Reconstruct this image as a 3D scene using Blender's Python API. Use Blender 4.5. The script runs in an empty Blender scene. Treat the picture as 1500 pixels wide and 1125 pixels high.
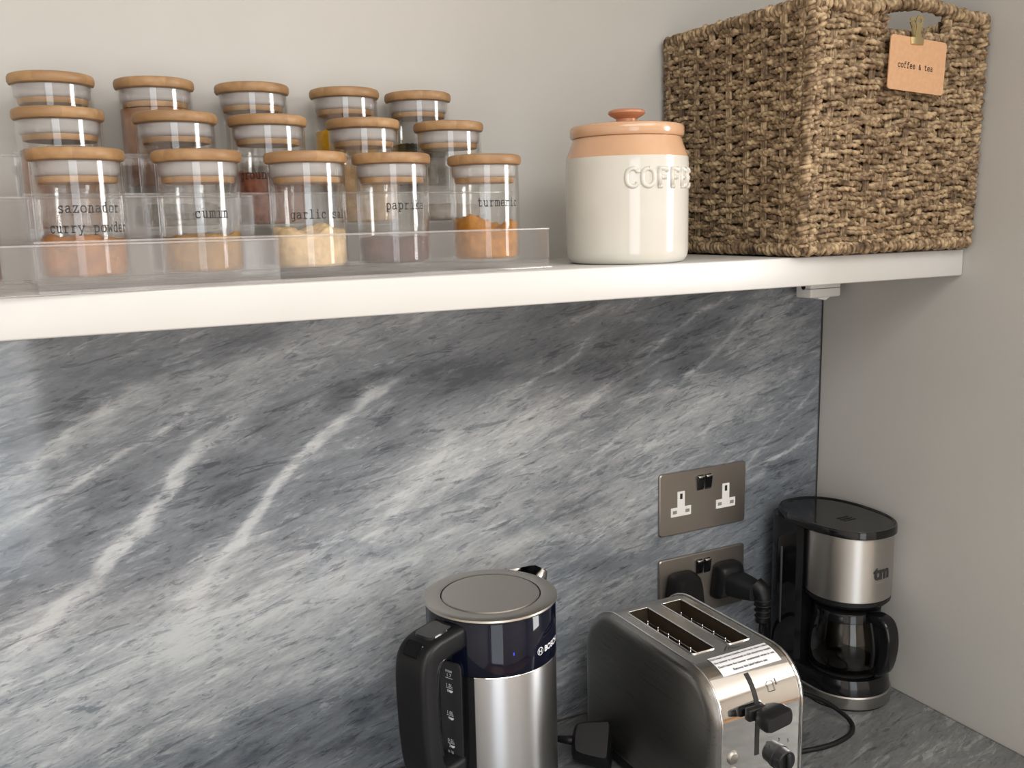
import bpy, bmesh, math, random
import numpy as np
from mathutils import Vector, Matrix, Euler

random.seed(7)
sc = bpy.context.scene
COL = sc.collection
PI = math.pi

# ------------------------------------------------------------------ camera
CAM_POS = Vector((-0.9998, -0.9831, 0.6426))
CAM_R = Vector((0.8892, -0.4569, -0.0225)).normalized()
CAM_F = Vector((0.4468, 0.8780, -0.1717)).normalized()
CAM_U = CAM_R.cross(CAM_F).normalized()
cam_d = bpy.data.cameras.new('camera')
cam_d.sensor_width = 36.0
cam_d.lens = 1375.119 / 1500 * 36
cam_d.clip_start = 0.01
cam = bpy.data.objects.new('camera', cam_d)
COL.objects.link(cam)
M3 = Matrix((CAM_R, CAM_U, -CAM_F)).transposed()
cam.matrix_world = Matrix.Translation(CAM_POS) @ M3.to_4x4()
sc.camera = cam

# ------------------------------------------------------------------ world, lights, exposure
sc.view_settings.view_transform = 'Standard'
sc.view_settings.look = 'None'
sc.view_settings.gamma = 1.0
sc.view_settings.use_curve_mapping = False
sc.view_settings.exposure = 0.08
sc.cycles.transparent_max_bounces = 64
sc.cycles.max_bounces = 10
wd = bpy.data.worlds.new('world')
sc.world = wd
wd.use_nodes = True
wd.node_tree.nodes['Background'].inputs[0].default_value = (0.75, 0.85, 1.0, 1)
wd.node_tree.nodes['Background'].inputs[1].default_value = 0.35

def area(name, loc, target, sx, sy, power, color):
    l = bpy.data.lights.new(name, 'AREA')
    l.shape = 'RECTANGLE'; l.size = sx; l.size_y = sy
    l.energy = power; l.color = color
    o = bpy.data.objects.new(name, l); COL.objects.link(o)
    o.location = loc
    o.rotation_euler = (Vector(target) - Vector(loc)).to_track_quat('-Z', 'Y').to_euler()
    return o
# daylight through the window right of the alcove and the glazed door behind the camera
area('window_daylight', (1.72, -1.85, 0.75), (0.0, -1.85, 0.75), 0.75, 1.2, 46, (1.0, 0.99, 0.97))
area('door_daylight', (-1.62, -3.42, 0.25), (-1.62, 0.0, 0.25), 1.2, 2.1, 27, (0.93, 0.97, 1.0))
area('ceiling_bounce_fill', (-0.7, -1.75, 1.485), (-0.7, -1.75, 0.0), 1.8, 1.2, 31, (1.0, 0.98, 0.95))  # added soft fill standing in for ceiling bounce, no real fitting

# ------------------------------------------------------------------ helpers
def link(o, parent=None):
    COL.objects.link(o)
    if parent is not None:
        o.parent = parent
    return o

def tag(o, label=None, cat=None, group=None, kind=None):
    if label: o['label'] = label
    if cat: o['category'] = cat
    if group: o['group'] = group
    if kind: o['kind'] = kind
    return o

def empty(name, loc, rz=0.0):
    o = bpy.data.objects.new(name, None)
    o.empty_display_size = 0.02
    o.location = loc
    o.rotation_euler = (0, 0, rz)
    COL.objects.link(o)
    return o

def mesh_obj(name, verts, faces, mat, parent=None, smooth=False, loc=None):
    me = bpy.data.meshes.new(name)
    me.from_pydata([tuple(v) for v in verts], [], faces)
    me.validate(); me.update()
    if smooth:
        me.polygons.foreach_set('use_smooth', [True] * len(me.polygons))
    if mat: me.materials.append(mat)
    o = bpy.data.objects.new(name, me)
    if loc is not None: o.location = loc
    return link(o, parent)

def bm_obj(name, bm, mat, parent=None, smooth=False, loc=None, sharp=None):
    me = bpy.data.meshes.new(name)
    bmesh.ops.recalc_face_normals(bm, faces=bm.faces)
    if smooth:
        for f in bm.faces: f.smooth = True
        if sharp is not None:
            for e in bm.edges:
                if len(e.link_faces) == 2 and e.calc_face_angle(0) > sharp:
                    e.smooth = False
    bm.to_mesh(me); bm.free()
    if mat: me.materials.append(mat)
    o = bpy.data.objects.new(name, me)
    if loc is not None: o.location = loc
    return link(o, parent)

def add_box(bm, lo, hi, bevel=0.0, seg=2):
    lo = Vector(lo); hi = Vector(hi)
    t = bmesh.new()
    bmesh.ops.create_cube(t, size=1.0)
    for v in t.verts:
        v.co = Vector(((lo[i] + hi[i]) / 2 + v.co[i] * (hi[i] - lo[i]) for i in range(3)))
    if bevel > 0:
        bmesh.ops.bevel(t, geom=list(t.edges), offset=bevel, segments=seg, affect='EDGES', profile=0.5)
    join_bm(bm, t)

def join_bm(bm, t, mat=None):
    mp = {}
    for v in t.verts:
        mp[v] = bm.verts.new(mat @ v.co if mat else v.co)
    for f in t.faces:
        try: bm.faces.new([mp[v] for v in f.verts])
        except ValueError: pass
    t.free()

def box(name, lo, hi, mat, parent=None, bevel=0.0, seg=2, smooth=None):
    bm = bmesh.new(); add_box(bm, lo, hi, bevel, seg)
    return bm_obj(name, bm, mat, parent, smooth=(bevel > 0) if smooth is None else smooth, sharp=0.9)

def lathe_geo(profile, n=48, cap0=True, cap1=True, closed=False):
    """profile: list of (r, z); returns verts, faces"""
    V = []; F = []
    for r, z in profile:
        for k in range(n):
            a = 2 * PI * k / n
            V.append((r * math.cos(a), r * math.sin(a), z))
    m = len(profile)
    for i in range(m - 1 if not closed else m):
        j = (i + 1) % m
        for k in range(n):
            k2 = (k + 1) % n
            F.append((i * n + k, i * n + k2, j * n + k2, j * n + k))
    if not closed:
        if cap0: F.append(tuple(range(n))[::-1])
        if cap1: F.append(tuple((m - 1) * n + k for k in range(n)))
    return V, F

def lathe(name, profile, mat, parent=None, n=48, loc=None, sharp=0.7, closed=False, cap0=True, cap1=True):
    V, F = lathe_geo(profile, n, cap0, cap1, closed)
    bm = bmesh.new()
    vs = [bm.verts.new(v) for v in V]
    for f in F:
        try: bm.faces.new([vs[i] for i in f])
        except ValueError: pass
    return bm_obj(name, bm, mat, parent, smooth=True, loc=loc, sharp=sharp)

def frames(pts, closed=False):
    """parallel-transport frames along a path"""
    n = len(pts); P = [Vector(p) for p in pts]
    T = []
    for i in range(n):
        if closed: t = P[(i + 1) % n] - P[i - 1]
        else: t = P[min(i + 1, n - 1)] - P[max(i - 1, 0)]
        T.append(t.normalized())
    up = Vector((0, 0, 1)) if abs(T[0].z) < 0.9 else Vector((0, 1, 0))
    N = [(up - T[0] * up.dot(T[0])).normalized()]
    for i in range(1, n):
        v = N[-1] - T[i] * N[-1].dot(T[i])
        N.append(v.normalized())
    B = [T[i].cross(N[i]) for i in range(n)]
    return P, T, N, B

def tube_geo(pts, rad, n=8, twist=None, lobes=0.0, closed=False):
    P, T, N, B = frames(pts, closed)
    V = []; F = []
    for i in range(len(P)):
        r = rad[i] if isinstance(rad, (list, tuple)) else rad
        ph = 0.0 if twist is None else twist[i]
        for k in range(n):
            a = 2 * PI * k / n
            rr = r
            if lobes: rr = r * (1 - lobes + lobes * abs(math.cos(a - ph)))
            V.append(P[i] + N[i] * (rr * math.cos(a)) + B[i] * (rr * math.sin(a)))
    m = len(P)
    for i in range(m if closed else m - 1):
        j = (i + 1) % m
        for k in range(n):
            k2 = (k + 1) % n
            F.append((i * n + k, i * n + k2, j * n + k2, j * n + k))
    if not closed:
        F.append(tuple(range(n))[::-1]); F.append(tuple((m - 1) * n + k for k in range(n)))
    return V, F

def tube(name, pts, rad, mat, parent=None, n=8, **kw):
    V, F = tube_geo(pts, rad, n, **kw)
    return mesh_obj(name, V, F, mat, parent, smooth=True)

def smooth_path(ctrl, per=10):
    """Catmull-Rom through control points"""
    C = [Vector(c) for c in ctrl]; out = []
    for i in range(len(C) - 1):
        p0 = C[max(i - 1, 0)]; p1 = C[i]; p2 = C[i + 1]; p3 = C[min(i + 2, len(C) - 1)]
        for k in range(per):
            t = k / per
            out.append(0.5 * ((2 * p1) + (p2 - p0) * t + (2 * p0 - 5 * p1 + 4 * p2 - p3) * t * t + (3 * p1 - p0 - 3 * p2 + p3) * t ** 3))
    out.append(C[-1])
    return out

def rounded_rect(w, h, r, n=5, cx=0.0, cy=0.0):
    pts = []
    for (sx, sy, a0) in ((1, 1, 0), (-1, 1, 90), (-1, -1, 180), (1, -1, 270)):
        for k in range(n + 1):
            a = math.radians(a0 + 90 * k / n)
            pts.append((cx + sx * (w / 2 - r) + r * math.cos(a), cy + sy * (h / 2 - r) + r * math.sin(a)))
    return pts

def prism_bm(bm, loops, caps=True):
    """loops: list of equal-length lists of 3D points, skinned in order"""
    rows = [[bm.verts.new(p) for p in lp] for lp in loops]
    n = len(rows[0])
    for a, b in zip(rows[:-1], rows[1:]):
        for k in range(n):
            k2 = (k + 1) % n
            try: bm.faces.new((a[k], a[k2], b[k2], b[k]))
            except ValueError: pass
    if caps:
        try:
            bm.faces.new(rows[0][::-1]); bm.faces.new(rows[-1])
        except ValueError: pass

def prism(name, loops, mat, parent=None, smooth=True, sharp=0.6, loc=None):
    bm = bmesh.new(); prism_bm(bm, loops)
    return bm_obj(name, bm, mat, parent, smooth=smooth, sharp=sharp, loc=loc)

# ------------------------------------------------------------------ numpy noise for the stone
_rng = np.random.RandomState(3)
_PERM = _rng.rand(256, 256)
def vnoise(x, y):
    xi = np.floor(x).astype(int); yi = np.floor(y).astype(int)
    fx = x - xi; fy = y - yi
    fx = fx * fx * fx * (fx * (fx * 6 - 15) + 10); fy = fy * fy * fy * (fy * (fy * 6 - 15) + 10)
    g = lambda a, b: _PERM[a % 256, b % 256]
    return (g(xi, yi) * (1 - fx) + g(xi + 1, yi) * fx) * (1 - fy) + (g(xi, yi + 1) * (1 - fx) + g(xi + 1, yi + 1) * fx) * fy
def fbm(x, y, o=5, gain=0.5):
    s = 0; a = 1; t = 0
    for i in range(o):
        s = s + a * vnoise(x * 2 ** i + 17.3 * i, y * 2 ** i + 5.7 * i); t += a; a *= gain
    return s / t * 2 - 1

# ------------------------------------------------------------------ materials
def new_mat(name):
    m = bpy.data.materials.new(name); m.use_nodes = True
    nt = m.node_tree
    return m, nt, nt.nodes['Principled BSDF']

def pmat(name, color, rough=0.5, metal=0.0, spec=0.5, coat=0.0, noise=0.0, nscale=20.0, nstretch=(1, 1, 1), bump=0.0, coat_rough=0.05, emit=None, sheen=0.0):
    m, nt, b = new_mat(name)
    b.inputs['Base Color'].default_value = (*color, 1)
    b.inputs['Roughness'].default_value = rough
    b.inputs['Metallic'].default_value = metal
    b.inputs['Specular IOR Level'].default_value = spec
    b.inputs['Coat Weight'].default_value = coat
    b.inputs['Coat Roughness'].default_value = coat_rough
    if noise or bump:
        tc = nt.nodes.new('ShaderNodeTexCoord')
        mp = nt.nodes.new('ShaderNodeMapping'); mp.inputs['Scale'].default_value = nstretch
        nz = nt.nodes.new('ShaderNodeTexNoise'); nz.inputs['Scale'].default_value = nscale; nz.inputs['Detail'].default_value = 5
        nt.links.new(tc.outputs['Object'], mp.inputs[0]); nt.links.new(mp.outputs[0], nz.inputs['Vector'])
        if noise:
            mx = nt.nodes.new('ShaderNodeMix'); mx.data_type = 'RGBA'
            mx.inputs[6].default_value = (*[c * (1 - noise) for c in color], 1)
            mx.inputs[7].default_value = (*[min(1, c * (1 + noise)) for c in color], 1)
            mr = nt.nodes.new('ShaderNodeMapRange'); mr.inputs[1].default_value = 0.3; mr.inputs[2].default_value = 0.7
            nt.links.new(nz.outputs[0], mr.inputs[0]); nt.links.new(mr.outputs[0], mx.inputs[0])
            nt.links.new(mx.outputs[2], b.inputs['Base Color'])
        if bump:
            bp = nt.nodes.new('ShaderNodeBump'); bp.inputs['Strength'].default_value = bump; bp.inputs['Distance'].default_value = 0.002
            nt.links.new(nz.outputs[0], bp.inputs['Height']); nt.links.new(bp.outputs[0], b.inputs['Normal'])
    if emit:
        b.inputs['Emission Color'].default_value = (*emit[:3], 1); b.inputs['Emission Strength'].default_value = emit[3]
    return m

def brushed(name, color, rough, axis_scale, strength=0.12, spread=0.18, aniso=0.0):
    """metal with fine grain drawn out along one direction"""
    m, nt, b = new_mat(name)
    b.inputs['Metallic'].default_value = 1.0
    b.inputs['Base Color'].default_value = (*color, 1)
    tc = nt.nodes.new('ShaderNodeTexCoord'); mp = nt.nodes.new('ShaderNodeMapping'); mp.inputs['Scale'].default_value = axis_scale
    nz = nt.nodes.new('ShaderNodeTexNoise'); nz.inputs['Scale'].default_value = 1.0; nz.inputs['Detail'].default_value = 4
    nt.links.new(tc.outputs['Object'], mp.inputs[0]); nt.links.new(mp.outputs[0], nz.inputs['Vector'])
    mr = nt.nodes.new('ShaderNodeMapRange')
    mr.inputs[3].default_value = rough - spread / 2; mr.inputs[4].default_value = rough + spread / 2
    nt.links.new(nz.outputs[0], mr.inputs[0]); nt.links.new(mr.outputs[0], b.inputs['Roughness'])
    bp = nt.nodes.new('ShaderNodeBump'); bp.inputs['Strength'].default_value = strength; bp.inputs['Distance'].default_value = 0.0006
    nt.links.new(nz.outputs[0], bp.inputs['Height']); nt.links.new(bp.outputs[0], b.inputs['Normal'])
    return m

def turned_steel(name, color, rough=0.38, aniso=0.85):
    """steel brushed round its axis: reflections smear up and down"""
    m, nt, b = new_mat(name)
    b.inputs['Metallic'].default_value = 1.0
    b.inputs['Base Color'].default_value = (*color, 1)
    b.inputs['Roughness'].default_value = rough
    b.inputs['Anisotropic'].default_value = aniso
    b.inputs['Anisotropic Rotation'].default_value = 0.25
    tg = nt.nodes.new('ShaderNodeTangent'); tg.direction_type = 'RADIAL'; tg.axis = 'Z'
    nt.links.new(tg.outputs[0], b.inputs['Tangent'])
    return m

def thin_glass(name, tint=(0.97, 0.98, 0.97), haze=0.0, rough=0.02, refl=1.0):
    """clear wall: light passes straight through, fresnel mirror on top, optional light haze"""
    m, nt, b = new_mat(name)
    out = nt.nodes['Material Output']; nt.nodes.remove(b)
    tr = nt.nodes.new('ShaderNodeBsdfTransparent'); tr.inputs[0].default_value = (*tint, 1)
    gl = nt.nodes.new('ShaderNodeBsdfGlossy'); gl.inputs['Roughness'].default_value = rough; gl.inputs[0].default_value = (refl, refl, refl, 1)
    fr = nt.nodes.new('ShaderNodeFresnel'); fr.inputs[0].default_value = 1.45
    mx = nt.nodes.new('ShaderNodeMixShader')
    # the back of a pane reflects like the front: use the same fresnel both ways
    lw = nt.nodes.new('ShaderNodeLayerWeight'); lw.inputs['Blend'].default_value = 0.5
    pw = nt.nodes.new('ShaderNodeMath'); pw.operation = 'POWER'; pw.inputs[1].default_value = 3.2
    ma = nt.nodes.new('ShaderNodeMath'); ma.operation = 'MULTIPLY_ADD'; ma.inputs[1].default_value = 0.75; ma.inputs[2].default_value = 0.035
    nt.links.new(lw.outputs['Facing'], pw.inputs[0]); nt.links.new(pw.outputs[0], ma.inputs[0])
    nt.nodes.remove(fr)
    src = tr.outputs[0]
    if haze:
        df = nt.nodes.new('ShaderNodeBsdfDiffuse'); df.inputs[0].default_value = (0.85, 0.83, 0.82, 1)
        hx = nt.nodes.new('ShaderNodeMixShader'); hx.inputs[0].default_value = haze
        nt.links.new(tr.outputs[0], hx.inputs[1]); nt.links.new(df.outputs[0], hx.inputs[2]); src = hx.outputs[0]
    nt.links.new(ma.outputs[0], mx.inputs[0]); nt.links.new(src, mx.inputs[1]); nt.links.new(gl.outputs[0], mx.inputs[2])
    nt.links.new(mx.outputs[0], out.inputs[0])
    return m

def wall_paint(name, color):
    return pmat(name, color, rough=0.75, spec=0.25, noise=0.025, nscale=6, bump=0.04)

MAT = {}
MAT['wall'] = wall_paint('greige_wall_paint', (0.50, 0.485, 0.455))
MAT['room'] = wall_paint('cream_room_paint', (0.77, 0.755, 0.72))
MAT['ceiling'] = wall_paint('white_ceiling_paint', (0.80, 0.79, 0.76))
MAT['floor'] = pmat('oak_floor', (0.42, 0.24, 0.12), rough=0.4, noise=0.35, nscale=3, nstretch=(1, 12, 1))
MAT['shelf'] = pmat('white_painted_board', (0.60, 0.595, 0.575), rough=0.35, noise=0.015, nscale=12)
MAT['dark_seal'] = pmat('dark_sealant', (0.03, 0.03, 0.033), rough=0.5)
MAT['bamboo'] = None
def bamboo(name, c0, c1):
    m, nt, b = new_mat(name)
    tc = nt.nodes.new('ShaderNodeTexCoord'); mp = nt.nodes.new('ShaderNodeMapping'); mp.inputs['Scale'].default_value = (8, 90, 90)
    mp.inputs['Rotation'].default_value = (0, 0, 0.5)
    nz = nt.nodes.new('ShaderNodeTexNoise'); nz.inputs['Scale'].default_value = 1.3; nz.inputs['Detail'].default_value = 4
    mp2 = nt.nodes.new('ShaderNodeMapping'); mp2.inputs['Scale'].default_value = (1, 42, 1); mp2.inputs['Rotation'].default_value = (0, 0, 0.5)
    vr = nt.nodes.new('ShaderNodeTexWhiteNoise'); vr.noise_dimensions = '1D'
    sep = nt.nodes.new('ShaderNodeSeparateXYZ'); fl = nt.nodes.new('ShaderNodeMath'); fl.operation = 'FLOOR'
    nt.links.new(tc.outputs['Object'], mp.inputs[0]); nt.links.new(mp.outputs[0], nz.inputs['Vector'])
    nt.links.new(tc.outputs['Object'], mp2.inputs[0]); nt.links.new(mp2.outputs[0], sep.inputs[0]); nt.links.new(sep.outputs['Y'], fl.inputs[0])
    nt.links.new(fl.outputs[0], vr.inputs['W'])
    ad = nt.nodes.new('ShaderNodeMath'); ad.operation = 'MULTIPLY_ADD'; ad.inputs[1].default_value = 0.45
    nt.links.new(vr.outputs['Value'], ad.inputs[0]); nt.links.new(nz.outputs[0], ad.inputs[2])
    cr = nt.nodes.new('ShaderNodeValToRGB')
    cr.color_ramp.elements[0].position = 0.3; cr.color_ramp.elements[0].color = (*c0, 1)
    cr.color_ramp.elements[1].position = 1.0; cr.color_ramp.elements[1].color = (*c1, 1)
    nt.links.new(ad.outputs[0], cr.inputs[0]); nt.links.new(cr.outputs[0], b.inputs['Base Color'])
    b.inputs['Roughness'].default_value = 0.45
    return m
MAT['bamboo'] = bamboo('bamboo', (0.235, 0.126, 0.053), (0.42, 0.250, 0.112))
MAT['glass'] = thin_glass('clear_jar_glass', tint=(0.985, 0.985, 0.982))
MAT['acrylic'] = thin_glass('clear_acrylic', tint=(0.985, 0.983, 0.985), haze=0.026)  # white haze stands in for the room's reflection veiling the front lip
MAT['acrylic_clear'] = thin_glass('thin_clear_acrylic', tint=(0.985, 0.983, 0.985), haze=0.008)
MAT['acrylic_edge'] = thin_glass('acrylic_edge', tint=(0.93, 0.92, 0.92), haze=0.16)
MAT['silicone'] = thin_glass('milky_silicone_seal', tint=(0.82, 0.77, 0.76), haze=0.38, rough=0.3, refl=0.5)
MAT['ink'] = pmat('black_print', (0.02, 0.02, 0.022), rough=0.5)
MAT['white_ink'] = pmat('white_print', (0.75, 0.76, 0.78), rough=0.5)
MAT['black_gloss'] = pmat('glossy_black_plastic', (0.006, 0.006, 0.007), rough=0.10, spec=0.4)
MAT['black_blue'] = pmat('blue_black_glass_plastic', (0.003, 0.004, 0.012), rough=0.06, spec=0.32)
MAT['black_satin'] = pmat('satin_black_plastic', (0.008, 0.008, 0.009), rough=0.42, spec=0.3, bump=0.03, nscale=400)
MAT['black_matte'] = pmat('matt_black_plastic', (0.010, 0.010, 0.011), rough=0.55, spec=0.3)
MAT['chrome'] = pmat('polished_chrome', (0.80, 0.79, 0.77), rough=0.07, metal=1.0)
MAT['steel_v'] = turned_steel('brushed_steel_around', (0.60, 0.605, 0.62), 0.38, 0.92)
MAT['steel_lid'] = brushed('brushed_steel_lid', (0.52, 0.49, 0.44), 0.36, (60, 60, 60), 0.02, 0.05)
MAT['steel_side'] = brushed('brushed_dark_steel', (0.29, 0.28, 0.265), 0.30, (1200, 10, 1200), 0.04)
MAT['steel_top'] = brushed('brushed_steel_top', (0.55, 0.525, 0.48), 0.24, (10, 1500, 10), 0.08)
MAT['nickel'] = brushed('brushed_black_nickel', (0.36, 0.335, 0.305), 0.42, (900, 900, 10), 0.04)
MAT['white_plastic'] = pmat('white_plastic', (0.80, 0.79, 0.76), rough=0.3)
MAT['grey_plastic'] = pmat('grey_plastic', (0.25, 0.24, 0.23), rough=0.4)
MAT['brass'] = pmat('pale_brass', (0.72, 0.60, 0.33), rough=0.25, metal=1.0)
MAT['card'] = pmat('kraft_card', (0.58, 0.34, 0.19), rough=0.75, noise=0.05, nscale=200)
MAT['paper'] = pmat('white_sticker', (0.80, 0.80, 0.82), rough=0.5)
MAT['hole_shade'] = pmat('painted_hole_shade', (0.01, 0.009, 0.008), rough=0.7)  # near-black standing in for the shade inside holes, slots and grooves

STREAK = math.radians(13)
VEINS = [
    ([(-0.819,0.445),(-0.85,0.426),(-0.877,0.403),(-0.896,0.378),(-0.923,0.347),(-0.954,0.32),(-0.971,0.297),(-1.0,0.281),(-1.021,0.263),(-1.045,0.242),(-1.061,0.228)], 0.0134, 0.85),
    ([(-0.629,0.471),(-0.679,0.457),(-0.709,0.432),(-0.744,0.407),(-0.763,0.391),(-0.788,0.366),(-0.808,0.341),(-0.828,0.316),(-0.851,0.297),(-0.87,0.276),(-0.879,0.255),(-0.897,0.211)], 0.0103, 0.85),
    ([(-0.865,0.459),(-0.899,0.439),(-0.941,0.42),(-0.989,0.393),(-1.024,0.377),(-1.047,0.366)], 0.0038, 0.70),
    ([(-0.583,0.388),(-0.6,0.371),(-0.634,0.333),(-0.675,0.304)], 0.0091, 0.70),
    ([(-0.564,0.353),(-0.614,0.321),(-0.644,0.302)], 0.0076, 0.45),
    ([(-0.384,0.505),(-0.399,0.492),(-0.406,0.479),(-0.446,0.46),(-0.482,0.447),(-0.514,0.435)], 0.0032, 0.60),
    ([(-0.168,0.536),(-0.217,0.521),(-0.275,0.491),(-0.301,0.467),(-0.341,0.45),(-0.381,0.427)], 0.0044, 0.55),
    ([(-0.11,0.537),(-0.14,0.508),(-0.178,0.474),(-0.21,0.451),(-0.275,0.414)], 0.0063, 0.45),
    ([(-0.007,0.341),(-0.05,0.314),(-0.098,0.296),(-0.133,0.273)], 0.0046, 0.55),
    ([(-0.31,0.387),(-0.341,0.369),(-0.371,0.352),(-0.386,0.337)], 0.0039, 0.45),
    ([(-0.912,0.481),(-0.949,0.464),(-0.985,0.439),(-1.024,0.415),(-1.043,0.405)], 0.0127, 0.55),
    ([(-0.773,0.335),(-0.785,0.322),(-0.81,0.313),(-0.828,0.31)], 0.0030, 0.50),
    ([(-0.237,0.481),(-0.313,0.447),(-0.395,0.416),(-0.455,0.414)], 0.0028, 0.40),
    ([(-0.551,0.231),(-0.606,0.199),(-0.676,0.156)], 0.0122, 0.25),
    ([(-0.004,0.403),(-0.092,0.334),(-0.146,0.292)], 0.0034, 0.40),
    ([(-0.979,0.364),(-1.015,0.342),(-1.052,0.319)], 0.0019, 0.35),
]
DARKS = [
    ([(-0.786,0.532),(-0.838,0.523),(-0.874,0.504),(-0.914,0.501),(-0.954,0.486),(-0.989,0.469),(-1.025,0.448)], 0.0144, 0.75),
    ([(-0.612,0.483),(-0.678,0.467),(-0.736,0.459),(-0.792,0.442)], 0.0150, 0.60),
    ([(-0.702,0.45),(-0.629,0.461),(-0.553,0.467),(-0.462,0.465),(-0.404,0.467),(-0.291,0.442),(-0.18,0.458)], 0.0196, 0.70),
    ([(-0.386,0.291),(-0.425,0.283),(-0.458,0.27),(-0.504,0.271)], 0.0131, 0.60),
    ([(-0.882,0.079),(-0.825,0.093),(-0.753,0.099),(-0.65,0.076),(-0.611,0.087)], 0.0279, 0.80),
    ([(-0.825,0.055),(-0.755,0.062),(-0.682,0.045)], 0.0198, 0.70),
    ([(-0.53,0.347),(-0.575,0.325),(-0.628,0.304)], 0.0120, 0.50),
    ([(-0.29,0.209),(-0.355,0.203),(-0.438,0.191)], 0.0202, 0.50),
    ([(-0.627,0.512),(-0.659,0.51),(-0.706,0.503)], 0.0109, 0.40),
    ([(-0.749,0.417),(-0.795,0.386),(-0.839,0.37)], 0.0279, 0.50),
    ([(-0.835,0.421),(-0.898,0.393),(-0.97,0.362),(-1.032,0.346)], 0.0288, 0.42),
    ([(-0.804,0.357),(-0.863,0.322),(-0.912,0.302),(-0.959,0.282)], 0.0278, 0.42),
    ([(-0.632,0.402),(-0.714,0.366),(-0.777,0.33)], 0.0265, 0.42),
    ([(-0.002,0.363),(-0.065,0.311),(-0.115,0.278)], 0.0347, 0.40),
    ([(-0.001,0.188),(-0.047,0.165),(-0.085,0.12)], 0.0410, 0.50),
    ([(-0.158,0.521),(-0.248,0.491),(-0.354,0.486),(-0.452,0.506)], 0.0322, 0.50),
    ([(-0.614,0.44),(-0.544,0.449),(-0.663,0.43)], 0.0170, 0.30),
    ([(-0.934,0.277),(-0.988,0.302),(-1.037,0.291)], 0.0132, 0.20),
]
BLOBS = [
    (-0.761, 0.216, 0.205, 0.071, 0.30),
    (-1.005, 0.191, 0.148, 0.054, 0.25),
    (-0.528, 0.389, 0.131, 0.044, 0.28),  # lighter patch: a warm room reflection painted into the stone tone
    (-0.224, 0.388, 0.115, 0.047, 0.28),
    (-0.301, 0.268, 0.113, 0.051, 0.20),
    (-0.533, 0.245, 0.108, 0.036, 0.20),
    (-0.829, 0.499, 0.083, 0.017, 0.20),
    (-0.997, 0.528, 0.061, 0.024, 0.05),
    (-0.071, 0.468, 0.067, 0.033, 0.10),
    (-0.291, 0.503, 0.137, 0.039, -0.15),
    (-0.824, 0.382, 0.159, 0.058, -0.12),
    (-0.038, 0.266, 0.071, 0.095, -0.15),
    (-0.666, 0.375, 0.096, 0.048, -0.08),
    (-0.387, 0.162, 0.090, 0.040, 0.10),
    (-0.727, 0.126, 0.099, 0.025, 0.10),
    (-0.489, 0.517, 0.104, 0.026, -0.08),
    (-0.595, 0.485, 0.114, 0.020, -0.12),
]


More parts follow.
